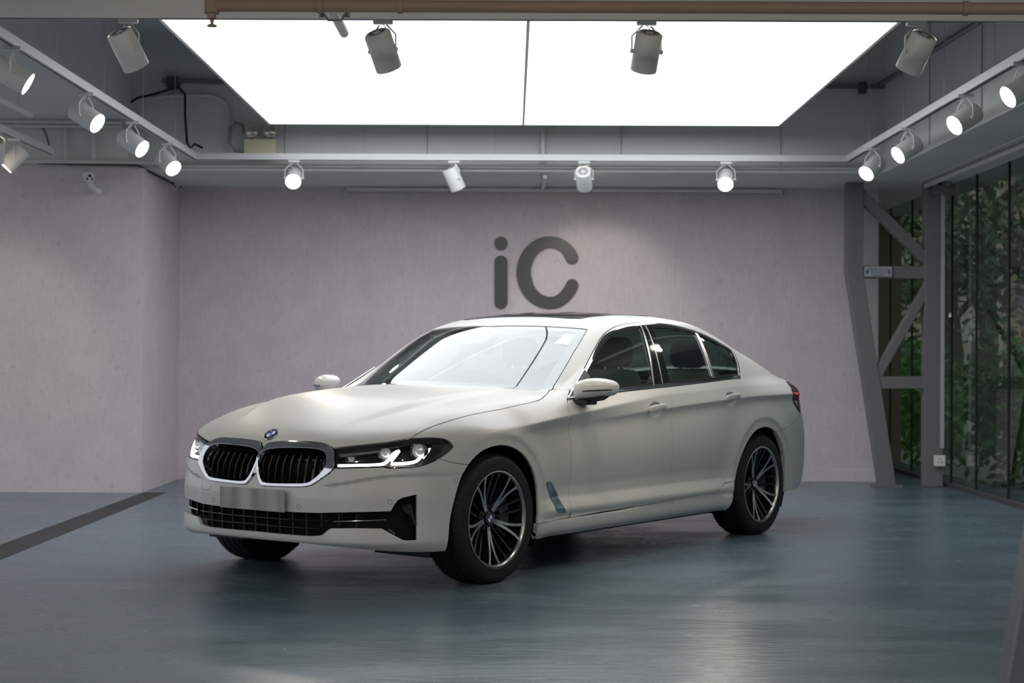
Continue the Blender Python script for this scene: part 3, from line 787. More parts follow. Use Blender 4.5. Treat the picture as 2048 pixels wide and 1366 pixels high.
Zhc_ = _pchip([1.0, .86, .80, .76, .70, .60, .40, .20, 0, -.3, -.6, -1.0],
              [.50, .69, .750, .783, .820, .868, .930, .970, .995, 1.016, 1.026, 1.026])
yr_ = _pchip([1., .75, .59, .38, .1, -.25, -.6, -.9], [.28, .35, .41, .485, .545, .555, .53, .50])
def Zhood(x, y):
    a = np.abs(y)
    z = Zhc_(x) - (.036 + .022 * _ss((x + .75) / .9) + .014 * _ss((x - .1) / .4)) * (a / .75) ** 2.4 - .03 * _ss((x - .45) / .4) * (a / .6) ** 2
    rise = .017 * _ss((.76 - x) / .4) * (1 - .6 * _ss((-.2 - x) / .4))
    d = (yr_(x) - a) / .085
    return z + rise * (_ss(d + .5) - 1.0)
def Zws(x, y):
    a2 = np.minimum((y / .72) ** 2, 1.13)
    xb = -.40 - .36 * a2
    t = xb - x
    return 1.012 + t * (.535 + .07 * a2) - .075 * np.maximum(t, 0) ** 2
Zrc_ = _pchip([-.2, -.9, -1.3, -1.6, -1.9, -2.2, -2.5, -2.8, -3.05, -3.3, -3.6, -3.8, -4.3],
              [1.21, 1.35, 1.424, 1.460, 1.477, 1.477, 1.462, 1.430, 1.378, 1.295, 1.155, 1.05, .78])
def Zroof(x, y):
    a = np.abs(y)
    return Zrc_(x) - .040 * (a / .6) ** 2.2 - .10 * np.maximum(a - .5, 0) ** 2
Ztc_ = _pchip([-3.0, -3.5, -3.7, -3.9, -4.02, -4.15], [1.075, 1.078, 1.076, 1.068, 1.058, 1.04])
def Ztrunk(x, y):
    return Ztc_(x) - .03 * (np.abs(y) / .6) ** 2.2
kT_ = _pchip([1., .5, 0, -.6, -.9, -1.3, -1.8, -2.6, -3.2, -3.7, -4.2],
             [.10, .10, .085, .06, .045, .06, .09, .10, .10, .07, .07])
def Ztop(x, y):
    g = smin(Zws(x, y), Zroof(x, y), .07)
    t = np.where(x > -2.0, Zhood(x, y), Ztrunk(x, y))
    t = np.where((x < -1.1) & (x > -3.0), 0.9, t)
    kf = .004 + .075 * _ss((np.abs(y) - .66) / .10)
    return np.where(x > -2.0, smax(g, t, kf), smax(g, t, .05))
def FB(P):
    x, y, z = P[..., 0], np.abs(P[..., 1]), P[..., 2]
    k = kT_(x)
    f = smax(y - Ys(x, z), z - Ztop(x, y), k)
    f = smax(f, x - Xf(y, z), .10)
    f = smax(f, Xr(y, z) - x, .09)
    return f

def bisect(A, B, n=34):
    """A outside (f>0) , B inside (f<0): arrays of points"""
    A, B = A.copy(), B.copy()
    for _ in range(n):
        M = (A + B) / 2
        s = (FB(M) > 0)[:, None]
        A = np.where(s, M, A); B = np.where(s, B, M)
    return (A + B) / 2
def normals(P, e=.0018):
    g = np.stack([FB(P + np.eye(3)[i] * e) - FB(P - np.eye(3)[i] * e) for i in range(3)], -1)
    return g / np.linalg.norm(g, axis=1, keepdims=True)

# photograph pixel -> ray in car frame
_c, _s = math.cos(CAR_PSI), math.sin(CAR_PSI)
CFW, CLF, CO = np.array([-_s, -_c, 0]), np.array([_c, -_s, 0]), np.array([CAR_X, CAR_Y, 0])
def px_ray(px, py):
    u, v = px - 1024.0, py - 683.0
    u, v = u + ROLL * v, v - ROLL * u
    d = np.array([u / F_PX, 1.0, -(v - (HORIZON - 683)) / F_PX])
    o = np.array([0, 0, CAM_H]) - CO
    return np.array([o @ CFW, o @ CLF, o[2]]), np.array([d @ CFW, d @ CLF, d[2]])
def px_plane(px, py, ax, val):
    o, d = px_ray(px, py)
    return o + d * (val - o[ax]) / d[ax]
def trace(pts, off=0.0):
    """pixels -> points where the view rays meet the body surface"""
    out = []
    for px, py in pts:
        o, d = px_ray(px, py)
        T = np.linspace(6.5, 14, 1500)
        P = o + T[:, None] * d
        f = FB(P) - off
        i = np.where(f < 0)[0]
        i = i[0] if len(i) else int(np.argmin(f))
        if f[i] >= 0:
            out.append(P[i]); continue
        a, b = T[i-1], T[i]
        for _ in range(25):
            m = (a + b) / 2
            if FB((o + m * d)[None])[0] - off > 0: a = m
            else: b = m
        out.append(o + a * d)
    return np.array(out)

# parametrisations:  'cx' (x, angle about a long axis)   'cz' front (angle about a vertical axis, z)   'cr' rear
AX_Z, RX, XF0, XR0 = .60, .80, -.05, -3.05
def to_uv(P, pr):
    P = np.asarray(P, float)
    if pr == 'cx':
        a = np.arctan2(P[:, 2] - AX_Z, P[:, 1])
        return np.stack([P[:, 0], np.where(a < -math.pi / 2, a + 2 * math.pi, a) * RX], 1)
    if pr == 'cz': return np.stack([np.arctan2(P[:, 1], P[:, 0] - XF0) * .9, P[:, 2]], 1)
    if pr == 'cr': return np.stack([np.arctan2(P[:, 1], -(P[:, 0] - XR0)) * .95, P[:, 2]], 1)
def from_uv(U, pr):
    n = len(U)
    if pr == 'cx':
        a = U[:, 1] / RX
        C = np.stack([U[:, 0], np.zeros(n), np.full(n, AX_Z)], 1)
        D = np.stack([np.zeros(n), np.cos(a), np.sin(a)], 1)
    elif pr == 'cz':
        a = U[:, 0] / .9
        C = np.stack([np.full(n, XF0), np.zeros(n), U[:, 1]], 1)
        D = np.stack([np.cos(a), np.sin(a), np.zeros(n)], 1)
    else:
        a = U[:, 0] / .95
        C = np.stack([np.full(n, XR0), np.zeros(n), U[:, 1]], 1)
        D = np.stack([-np.cos(a), np.sin(a), np.zeros(n)], 1)
    return bisect(C + 1.9 * D, C)

def resample(poly, step, closed=True):
    P = np.asarray(poly, float)
    if closed: P = np.vstack([P, P[:1]])
    seg = np.linalg.norm(np.diff(P, axis=0), axis=1)
    out = []
    for i in range(len(seg)):
        k = max(1, int(math.ceil(seg[i] / step)))
        for j in range(k): out.append(P[i] + (P[i+1] - P[i]) * j / k)
    if not closed: out.append(P[-1])
    return np.array(out)
def smooth_line(P, it=2, closed=False):
    """Chaikin corner cutting keeping the ends"""
    P = np.asarray(P, float)
    for _ in range(it):
        if closed:
            Q = np.roll(P, -1, 0)
            P = np.stack([.75 * P + .25 * Q, .25 * P + .75 * Q], 1).reshape(-1, P.shape[1])
        else:
            a, b = P[:-1], P[1:]
            M = np.stack([.75 * a + .25 * b, .25 * a + .75 * b], 1).reshape(-1, P.shape[1])
            P = np.vstack([P[:1], M[1:-1], P[-1:]])
    return P
def area2(P):
    x, y = P[:, 0], P[:, 1]
    return .5 * np.sum(x * np.roll(y, -1) - np.roll(x, -1) * y)
def inset(P, d):
    """move a closed 2D outline inwards by d"""
    if abs(d) < 1e-9: return P
    s = 1 if area2(P) > 0 else -1
    e = np.roll(P, -1, 0) - P
    e /= np.maximum(np.linalg.norm(e, axis=1, keepdims=True), 1e-9)
    n = np.stack([-e[:, 1], e[:, 0]], 1) * s
    m = n + np.roll(n, 1, 0)
    l = np.linalg.norm(m, axis=1, keepdims=True)
    m = m / np.maximum(l, .3)
    m = m / np.maximum(np.sum(m * n, 1, keepdims=True), .5)
    return P + m * d
def in_poly(Q, P):
    x, y = Q[:, 0], Q[:, 1]
    c = np.zeros(len(Q), bool)
    x0, y0 = P[:, 0], P[:, 1]; x1, y1 = np.roll(x0, -1), np.roll(y0, -1)
    for a, b, e, f in zip(x0, y0, x1, y1):
        if b == f: continue
        c ^= ((b > y) != (f > y)) & (x < (e - a) * (y - b) / (f - b) + a)
    return c
def seg_dist(Q, P, lim):
    """is a grid point closer than lim to the outline vertices (outlines are finely sampled)"""
    near = np.zeros(len(Q), bool)
    key = {}
    for p in P:
        key.setdefault((int(p[0] // lim), int(p[1] // lim)), []).append(p)
    for i, q in enumerate(Q):
        a, b = int(q[0] // lim), int(q[1] // lim)
        for da in (-1, 0, 1):
            for db in (-1, 0, 1):
                for p in key.get((a + da, b + db), ()):
                    if (p[0]-q[0])**2 + (p[1]-q[1])**2 < lim * lim:
                        near[i] = True
    return near

def tri_region(outer, holes, step, extra=None):
    loops = [resample(outer, step * .6)] + [resample(h, step * .6) for h in holes]
    lo, hi = loops[0].min(0), loops[0].max(0)
    gx = np.arange(lo[0], hi[0], step); gy = np.arange(lo[1], hi[1], step)
    G = np.stack(np.meshgrid(gx, gy), -1).astype(float)
    G[1::2, :, 0] += step / 2
    G = G.reshape(-1, 2)
    ok = in_poly(G, loops[0])
    for h in loops[1:]: ok &= ~in_poly(G, h)
    G = G[ok]
    if len(G): G = G[~seg_dist(G, np.vstack(loops), step * .45)]
    if extra is not None and len(extra):
        X = extra[in_poly(extra, loops[0])]
        for h in loops[1:]: X = X[~in_poly(X, h)]
        if len(X): X = X[~seg_dist(X, np.vstack(loops), .004)]
        if len(X) and len(G): G = G[~seg_dist(G, X, .008)]
        G = np.vstack([G, X])
    V, E, n = [], [], 0
    for l in loops:
        V += [Vector(p) for p in l.tolist()]
        E += [(n + i, n + (i + 1) % len(l)) for i in range(len(l))]
        n += len(l)
    nb = n
    V += [Vector(p) for p in G.tolist()]
    vo, eo, fo, _, _, _ = delaunay_2d_cdt(V, E, [], 0, 1e-7)
    U = np.array([(v.x, v.y) for v in vo])
    T = np.array([f for f in fo if len(f) == 3])
    c = U[T].mean(1)
    ok = in_poly(c, loops[0])
    for h in loops[1:]: ok &= ~in_poly(c, h)
    T = T[ok]
    return U, T

def mesh_obj(name, V, T, N, material, parent, smooth=True):
    me = bpy.data.meshes.new(name)
    me.from_pydata(V.tolist(), [], [tuple(int(i) for i in t) for t in T])
    if smooth:
        me.polygons.foreach_set('use_smooth', [True] * len(me.polygons))
        if N is not None:
            me.normals_split_custom_set_from_vertices(N.tolist())
    me.materials.append(material)
    o = bpy.data.objects.new(name, me)
    return link(o, parent)

_rows = []
def crease_rows():
    """rows of points along the two shoulder creases (both body sides), so the mesh follows them"""
    if not _rows:
        R = []
        for fz, xa, xb in ((zA_, -.02, -2.95), (zB_, -.25, -3.80)):
            x = np.arange(xb, xa, .009)
            for k, o in enumerate((-.018, -.009, -.0035, .0, .0035, .009, .018)):
                xx = x + (.0045 if k % 2 else 0)
                z = fz(xx) + o
                Q = bisect(np.stack([xx, np.full_like(xx, 1.4), z], 1), np.stack([xx, np.zeros_like(xx), z], 1))
                R.append(to_uv(Q, 'cx'))
        R = np.vstack(R)
        # where the two creases come close keep the points apart
        _rows.append(np.vstack([R, np.stack([R[:, 0], math.pi * RX - R[:, 1]], 1)]))
    return _rows[0]

def panel(name, outer, pr, material, parent, holes=(), gap=.002, hgap=0.0, step=.016, off=0.0, flange=.014, mirror=False, uv=False, ne=.0018, feat=False):
    """a body panel: outline (3D points on the body, or uv) filled on the surface, with a turned-in edge"""
    cv = (lambda p: np.asarray(p, float)) if uv else (lambda p: to_uv(p, pr))
    O = inset(resample(cv(outer), step * .6), gap)
    H = [inset(resample(cv(h), step * .6), -hgap) for h in holes]
    U, T = tri_region(O, H, step, crease_rows() if feat else None)
    P = from_uv(U, pr)
    N = normals(P, ne)
    P = P + N * off
    # orient
    a, b, c = P[T[:, 0]], P[T[:, 1]], P[T[:, 2]]
    fl = np.einsum('ij,ij->i', np.cross(b - a, c - a), N[T[:, 0]]) < 0
    T = T.copy(); T[fl] = T[fl][:, ::-1]
    faces = [tuple(t) for t in T]
    if flange:
        cnt = {}
        for t in faces:
            for i in range(3):
                e = (t[i], t[(i+1) % 3]); cnt[e] = cnt.get(e, 0) + 1
        be = [e for e in cnt if (e[1], e[0]) not in cnt]
        idx = sorted({i for e in be for i in e})
        m = {v: k for k, v in enumerate(idx)}
        tn = np.zeros((len(idx), 3))
        for i, j in be:
            t = P[j] - P[i]; t /= max(np.linalg.norm(t), 1e-9)
            o_ = np.cross(t, N[i]); tn[m[i]] += o_; tn[m[j]] += o_
        tn /= np.maximum(np.linalg.norm(tn, axis=1, keepdims=True), 1e-9)
        A = P[idx]; r = min(.0025, flange * .3)
        n0 = len(P); k = len(idx)
        B1 = A - N[idx] * r + tn * r * .6
        B2 = A - N[idx] * flange + tn * r * .6
        nn = N[idx] + tn; nn /= np.linalg.norm(nn, axis=1, keepdims=True)
        P = np.vstack([P, B1, B2]); N = np.vstack([N, tn, tn])
        for i, j in be:
            a, b = m[i], m[j]
            faces += [(i, n0 + a, n0 + b), (i, n0 + b, j),
                      (n0 + a, n0 + k + a, n0 + k + b), (n0 + a, n0 + k + b, n0 + b)]
    out = [mesh_obj(name, P, faces, N, material, parent)]
    if mirror:
        S = np.array([1, -1, 1])
        out.append(mesh_obj(name, P * S, [f[::-1] for f in faces], N * S, material, parent if mirror is True else mirror))
    return out

def mirrored(P):
    return np.asarray(P) * np.array([1, -1, 1])
# ================================================================== CAR
def mix_glass(name, tint, ior=1.5, rough=0.0):
    m = bpy.data.materials.new(name); m.use_nodes = True
    nt = m.node_tree; nt.nodes.remove(nt.nodes['Principled BSDF'])
    tr = node(m, 'ShaderNodeBsdfTransparent'); tr.inputs[0].default_value = (*tint, 1)
    gl = node(m, 'ShaderNodeBsdfGlossy'); gl.inputs['Roughness'].default_value = rough
    gl.inputs[0].default_value = (1, 1, 1, 1)
    fr = node(m, 'ShaderNodeFresnel'); fr.inputs[0].default_value = ior
    geo = node(m, 'ShaderNodeNewGeometry')
    sel = node(m, 'ShaderNodeMapRange'); sel.inputs[3].default_value = ior; sel.inputs[4].default_value = 1.0 / ior
    lk(m, geo.outputs['Backfacing'], sel.inputs[0]); lk(m, sel.outputs[0], fr.inputs[0])     # same reflectance from both sides of the pane
    mx = node(m, 'ShaderNodeMixShader')
    lk(m, fr.outputs[0], mx.inputs[0]); lk(m, tr.outputs[0], mx.inputs[1]); lk(m, gl.outputs[0], mx.inputs[2])
    lk(m, mx.outputs[0], nt.nodes['Material Output'].inputs[0])
    return m

paint = mat('frozen_white_paint', (.53, .53, .525), rough=.33, spec=.8)
black_gloss = mat('black_gloss', (.008, .008, .009), rough=.04)
black_plastic = mat('black_plastic', (.012, .012, .013), rough=.45)
matte_black = mat('matte_black', (.006, .006, .006), rough=.8, spec=.2)
chrome = mat('chrome', (.62, .62, .64), rough=.07, metal=1.0)
satin_metal = mat('satin_metal', (.42, .42, .44), rough=.28, metal=1.0)
rubber = mat('tyre_rubber', (.010, .010, .011), rough=.62, spec=.3)
rim_black = mat('rim_black', (.010, .010, .011), rough=.16)
rim_cut = mat('rim_machined_face', (.46, .46, .47), rough=.24, metal=1.0)
disc_mat = mat('brake_steel', (.10, .10, .10), rough=.4, metal=1.0)
glass_ws = mix_glass('windscreen_glass', (.74, .82, .78), 2.8)
glass_side = mix_glass('side_window_glass', (.24, .32, .29), 1.6)
glass_lens = mix_glass('headlight_lens', (.92, .94, .94), 1.45)
frit = mat('windscreen_frit', (.03, .03, .034), rough=.06)
leather = mat('cream_leather', (.72, .68, .60), rough=.55)
dark_and_shaded_leather = mat('dark_and_shaded_leather', (.012, .012, .012), rough=.5)  # steering wheel leather, also the painted-in shade of the rear headrests
dash_mat = mat('dash_plastic', (.03, .03, .032), rough=.6)
headliner = mat('headliner', (.55, .53, .48), rough=.9)
led_white = mat('led_white', (.9, .9, .9), emit=(1.0, .95, .84), estr=5.0)
led_red = mat('led_red', (.6, .02, .02), emit=(1.0, .03, .02), estr=.55)
red_lens = mat('tail_lens', (.035, .004, .004), rough=.05)
emblem_blue = mat('emblem_blue', (.02, .12, .45), rough=.15)
emblem_white = mat('emblem_white', (.85, .85, .87), rough=.15)
paper = mat('white_paper', (.85, .85, .85), rough=.7)

car = empty('car', (CAR_X, CAR_Y, 0), math.atan2(CFW[1], CFW[0]))
tag(car, 'white matte four-door sedan with lit headlights parked on the dark floor', 'car')

# ------------------------------------------------------------------ feature lines traced on the body
T = trace
hood_side = T([(823.5, 875.5), (837.6, 865.7), (864, 853), (899, 842), (943, 829.6), (995.8, 819), (1039.7, 810), (1071, 803), (1085.4, 797), (1094, 787.5), (1098, 781)])
hood_front = T([(516.6, 894.4), (529.3, 894), (534, 888.6), (541, 884.7), (558.6, 882.7), (597.7, 882.4), (636.7, 884.2), (651.4, 887), (661, 893), (664.5, 896), (709, 890.5), (768.6, 884.6)])
hl = T([(670, 897), (709, 891), (768.6, 885), (823.9, 876.2), (867.4, 875), (887, 876.6), (899, 882.6), (907.5, 891.5), (905, 897.4), (889, 911), (873, 921), (847.6, 932), (822, 936), (776.5, 937), (766.6, 934.5), (748.8, 935.4), (670.7, 937), (670.4, 916)])
arch_f = T([(895.7, 1084.8), (898, 1059), (902.7, 1024), (913, 981.8), (927, 944), (943.7, 920.9), (960, 904.5), (981, 894), (1004.6, 890), (1025.6, 894), (1046.7, 906.8), (1063, 930), (1072.5, 958), (1076.7, 991), (1077, 1024), (1075.5, 1047)])
shut_fb = T([(935, 930), (907.9, 926), (880, 918.5)])
fd = T([(1134.6, 799), (1136.5, 813), (1139, 826), (1138, 845.5), (1142, 885.9), (1141.5, 922), (1138.4, 982), (1139, 1003), (1140, 1034.8)])
fr = T([(1333, 774.5), (1338, 784), (1343.7, 801.5), (1344.6, 816), (1345.5, 872), (1344.7, 900), (1340.6, 959.8), (1338.5, 1002)])
rd = T([(1482.4, 757), (1487, 765), (1491, 773.7), (1497, 790), (1496.5, 796), (1492, 810), (1492.6, 833.8), (1489, 857), (1476.5, 898), (1461.9, 934.8), (1449.6, 965.9), (1443, 976), (1438, 980.5), (1429, 984.4)])
sill_gap = T([(1075.9, 1048), (1142.6, 1034.8), (1240, 1018.5), (1338, 1002), (1429.4, 984.4)])
belt = T([(1135, 798.8), (1200, 789), (1257, 782), (1333, 774), (1400, 766.5), (1482.5, 758)])
dlo_top = T([(1142, 785), (1164.5, 743.5), (1185.6, 702.5), (1198, 680), (1209, 665.5), (1231, 652.2), (1254.8, 647), (1290, 644.8), (1315, 645.6), (1350, 650), (1385.5, 659.7), (1420.6, 675), (1450, 690), (1467.5, 704), (1478, 724), (1481.6, 749)])
arch_r = T([(1461.5, 1010), (1465.9, 989), (1470, 961), (1475.5, 931), (1486, 901.5), (1498.4, 877), (1512.5, 859), (1530, 853), (1544, 856.7), (1556, 868), (1563.4, 885.7), (1569.5, 910), (1571, 938), (1570.4, 963), (1568.7, 982)])
def snap(P):
    """pull points back onto the body along the surface normal"""
    P = np.asarray(P, float).copy()
    for _ in range(3):
        N = normals(P); P = P - N * FB(P)[:, None]
    return P
def sm(P, it=2, closed=False): return snap(smooth_line(P, it, closed))
def split_at(P, q):
    k = int(np.argmin(np.linalg.norm(P - q, axis=1)))
    A, B = P[:k + 1].copy(), P[k:].copy()
    A[-1] = q; B[0] = q
    return A, B
hl_top, hl_tip, hl_bot = hl[0:4], sm(hl[3:11], 1), np.vstack([sm(hl[10:13], 1), hl[13:17]])
hl_c = np.vstack([hl_top, hl_tip[1:], hl_bot[1:], hl[17:]])
arch_f, arch_r = sm(arch_f), sm(arch_r)
shut_fb[0] = arch_f[int(np.argmin(np.linalg.norm(arch_f - shut_fb[0], axis=1)))]
arch_fb, arch_ff = split_at(arch_f, shut_fb[0])
fd, dlo_top = sm(fd), sm(dlo_top)
belt_p, fr, rd0 = sm(belt), sm(fr), rd
hood_side = sm(hood_side)
hood_front = np.vstack([sm(hood_front[:10]), hood_front[10:]])
def cat_(*a): return np.vstack([np.asarray(p, float) for p in a])
def P3(*pts): return np.array(pts, float)
def half_to_full(P):
    """open half outline running from the centre line round to the centre line -> closed symmetric outline"""
    P = np.asarray(P, float).copy()
    P[0, 1] = 0; P[-1, 1] = 0
    P[1:-1, 1] = np.maximum(P[1:-1, 1], .002)
    return np.vstack([P, mirrored(P[::-1])[1:-1]])
def on_body(x, z=None, y=None):
    """points on the body from (x, z) seen from the side, or (x, y) seen from above"""
    x = np.atleast_1d(np.asarray(x, float))
    if z is not None:
        z = np.broadcast_to(np.asarray(z, float), x.shape)
        return bisect(np.stack([x, np.full_like(x, 1.4), z], 1), np.stack([x, np.zeros_like(x), z], 1))
    y = np.broadcast_to(np.asarray(y, float), x.shape)
    return bisect(np.stack([x, y, np.full_like(x, 2.0)], 1), np.stack([x, y, np.full_like(x, .6)], 1))
def on_front(y, z):
    y, z = np.broadcast_arrays(np.atleast_1d(np.asarray(y, float)), np.atleast_1d(np.asarray(z, float)))
    return bisect(np.stack([np.full(y.shape, 1.6), y, z], 1), np.stack([np.full(y.shape, -.3), y, z], 1))

# ------------------------------------------------------------------ hood
ws_base_y = np.linspace(0, .735, 10)
ws_base = on_body(-.425 - .315 * (ws_base_y / .735) ** 2, y=ws_base_y)       # rear edge of the hood
hoodP = half_to_full(cat_(hood_front[1:], hood_side, ws_base[::-1]))
hood = panel('hood', hoodP, 'cx', paint, car, gap=.0025, step=.014)[0]

# ------------------------------------------------------------------ fenders
i0 = 4   # arch point where the bumper seam meets
a_base = T([(1105.3, 779), (1119, 779.5), (1140, 779.5)])
fenderP = cat_(hood_side, a_base, fd, sill_gap[:1], arch_ff[::-1], shut_fb[1:], hl_tip[::-1])
panel('front_fender', fenderP, 'cx', paint, car, feat=True, gap=.0025, step=.0105, flange=.014, mirror=True)

# ------------------------------------------------------------------ doors
rdA = sm(rd[:11]); rdB = sm(rd[10:])
door_f = cat_(belt[:4], fr[1:], sill_gap[3:0:-1], fd[::-1][1:-1])
door_r = cat_(belt[3:-1], rdA, rdB[1:], sill_gap[4:2:-1], fr[::-1][1:-1])
handle_c, handle_el = [], []
for q in ((1313, 819), (1464, 798)):
    c = T([q])[0]; handle_c.append(c)
    a = np.linspace(0, 2 * math.pi, 32, endpoint=False)
    handle_el.append(on_body(c[0] + .082 * np.cos(a), z=c[2] + .047 * np.sin(a)))
dfL, dfR = panel('front_door', door_f, 'cx', paint, car, feat=True, holes=[handle_el[0]], gap=.0025, step=.0105, mirror=True)
drL, drR = panel('rear_door', door_r, 'cx', paint, car, feat=True, holes=[handle_el[1]], gap=.0025, step=.0105, mirror=True)
tag(dfL, 'white front door with chrome window line'); tag(drL, 'white rear door behind the front door')
panel('door_inner', cat_(belt, rd[1:], sill_gap[::-1], fd[::-1][1:-1]), 'cx', matte_black, car, gap=.0, step=.06, off=-.045, flange=0, mirror=True)

# ------------------------------------------------------------------ sills
sb = on_body(np.linspace(-.36, -2.53, 14), z=.193)
ar_join = T([(1469.5, 962.3)])[0]
ar_lo, ar_hi = split_at(arch_r, ar_join)
sillP = cat_(sill_gap, rdB[::-1][1:], ar_lo[::-1], sb[::-1])
panel('sill', sillP, 'cx', paint, car, gap=.002, step=.014, flange=.03, mirror=True)

# ------------------------------------------------------------------ upper side frame: pillars, roof, rear quarters
ws_top = T([(990, 652), (1062, 651.4), (1120, 653.5), (1150, 655.6)])
ws_side = T([(1175, 658.5), (1164.6, 676.4), (1147.5, 704), (1127.7, 738.4), (1105.3, 778)])
dlo_rear = cat_(dlo_top[-2:], rd[:1])
qb = T([(1553.7, 865), (1566, 859), (1579, 852.8)])
ar_hi, ar_back = split_at(ar_hi, qb[0])
tail_z = P3((-3.62, 0, .775), (-3.66, 0, .81), (-3.56, 0, .86), (-3.50, 0, .90), (-3.485, 0, .945), (-3.56, 0, .972))
tail_pts = on_body(tail_z[:, 0], z=tail_z[:, 2])
trunk_edge = on_body([-3.93, -3.80, -3.70, -3.64], y=[.60, .585, .575, .57])
rw_side = on_body([-3.58, -3.4, -3.2, -3.0, -2.90], y=[.585, .575, .55, .53, .50])
rw_top = on_body([-2.86, -2.84, -2.83], y=[.40, .2, 0])
tail_top = on_body([-3.68, -3.82], y=[.74, .68])
shellP = half_to_full(cat_(ws_top, ws_side, a_base[1:], dlo_top, rdA, ar_hi, qb[1:], tail_pts, tail_top, trunk_edge, rw_side, rw_top))
sr_half = on_body([-1.42, -1.43, -1.47, -1.9, -2.28, -2.32, -2.33], y=[0, .38, .46, .47, .45, .38, 0])
sunP = half_to_full(sr_half)
panel('body_shell', shellP, 'cx', paint, car, feat=True, holes=[sunP], gap=.002, hgap=.002, step=.013, flange=.012)
panel('sunroof', sunP, 'cx', black_gloss, car, gap=.004, step=.04, off=.004, flange=.012)
panel('headliner', shellP, 'cx', headliner, car, gap=.012, step=.05, off=-.035, flange=0)

# ------------------------------------------------------------------ glass
wsP = half_to_full(cat_(ws_top, ws_side, ws_base[::-1]))
wsU = inset(resample(to_uv(wsP, 'cx'), .012), .003)
wind = panel('windscreen', wsU, 'cx', glass_ws, car, gap=0, step=.022, off=-.004, flange=0, uv=True, ne=.02)[0]
panel('frit_band', wsU, 'cx', frit, wind, holes=[inset(wsU, .045)], gap=0, step=.02, off=-.007, flange=0, uv=True)
rwP = half_to_full(cat_(rw_top[::-1], rw_side[::-1], on_body([-3.62, -3.64, -3.64], y=[.55, .3, 0])))
panel('rear_window', rwP, 'cx', glass_side, car, gap=.003, step=.05, off=-.003, flange=.01)

dloP = cat_(belt, dlo_rear[::-1], dlo_top[::-1])
dloU = smooth_line(resample(to_uv(dloP, 'cx'), .05), 0)
dloU = resample(to_uv(cat_(belt[:-1], rd[:1], dlo_top[::-1]), 'cx'), .012)
inU = inset(dloU, .020)
trimL, trimR = panel('window_trim', dloU, 'cx', chrome, car, holes=[inU], gap=.0045, step=.012, off=.001, flange=.01, mirror=True, uv=True)
tag(trimL, 'chrome window surround')
panel('window_seal', dloU, 'cx', matte_black, car, holes=[inset(dloU, .034)], gap=.0, step=.02, off=-.006, flange=0, mirror=True, uv=True)
def clip(P, a, b):
    """keep the part of polygon P left of the line a->b (uv)"""
    a, b = np.asarray(a), np.asarray(b)
    s = (b[0]-a[0]) * (P[:, 1]-a[1]) - (b[1]-a[1]) * (P[:, 0]-a[0])
    out = []
    for i in range(len(P)):
        j = (i + 1) % len(P)
        if s[i] >= 0: out.append(P[i])
        if (s[i] >= 0) != (s[j] >= 0):
            out.append(P[i] + (P[j] - P[i]) * s[i] / (s[i] - s[j]))
    return np.array(out)
def uvline(p, q):
    a, b = to_uv(T([p, q]), 'cx'); d = b - a
    return a - d * .3, b + d * .3
l1 = uvline((1283, 654), (1307.5, 769)); l2 = uvline((1291.5, 652), (1325.5, 768)); l3 = uvline((1302, 653), (1341, 766))
l4 = uvline((1393, 670), (1425, 756)); l5 = uvline((1397.5, 671), (1429.5, 755.5))
rev = lambda l: (l[1], l[0])
# lines run top -> bottom; the front of the car is at +u
def side_of(P, l, front):
    A = clip(P, *l)
    m = A[:, 0].mean() if len(A) else -9
    B = clip(P, *rev(l))
    return (A if m > B[:, 0].mean() else B) if front else (B if m > B[:, 0].mean() else A)
gU = inset(dloU, .017)
glass_f = side_of(gU, l1, True)
pil_f = side_of(side_of(gU, l1, False), l2, True)
pil_r = side_of(side_of(gU, l2, False), l3, True)
rest = side_of(gU, l3, False)
glass_r = side_of(rest, l4, True)
divi = side_of(side_of(rest, l4, False), l5, True)
glass_q = side_of(rest, l5, False)
for U, nm, mt, off, g in ((glass_f, 'front_window', glass_side, -.010, 0), (glass_r, 'rear_side_window', glass_side, -.010, 0), (glass_q, 'quarter_window', glass_side, -.010, 0),
                          (pil_f, 'pillar_cover', black_gloss, -.002, .0008), (pil_r, 'pillar_cover', black_gloss, -.002, .0025), (divi, 'window_divider', satin_metal, .000, 0)):
    panel(nm, U, 'cx', mt, car, gap=g, step=.02 if mt is glass_side else .03, off=off, flange=.0 if mt is glass_side else .008, mirror=True, uv=True, ne=.03 if mt is glass_side else .0025)
# bright edge strips on the pillar cover
for l, w in ((l1, .010), (l2, .004)):
    s = to_uv(from_uv(np.array([l[0], l[1]]), 'cx'), 'cx')
    d = (l[1] - l[0]); n = np.array([-d[1], d[0]]) / np.linalg.norm(d) * w / 2
    strip = np.array([l[0] + n, l[1] + n, l[1] - n, l[0] - n])
    S = strip
    c2 = gU
    keep = clip(clip(gU, *( (l[0]+n, l[1]+n) )), *((l[1]-n, l[0]-n)))
    if len(keep) < 3 or abs(area2(keep)) > .03: keep = clip(clip(gU, l[1]+n, l[0]+n), l[0]-n, l[1]-n)
    panel('pillar_strip', keep, 'cx', satin_metal, car, gap=0, step=.03, off=.001, flange=.004, mirror=True, uv=True)

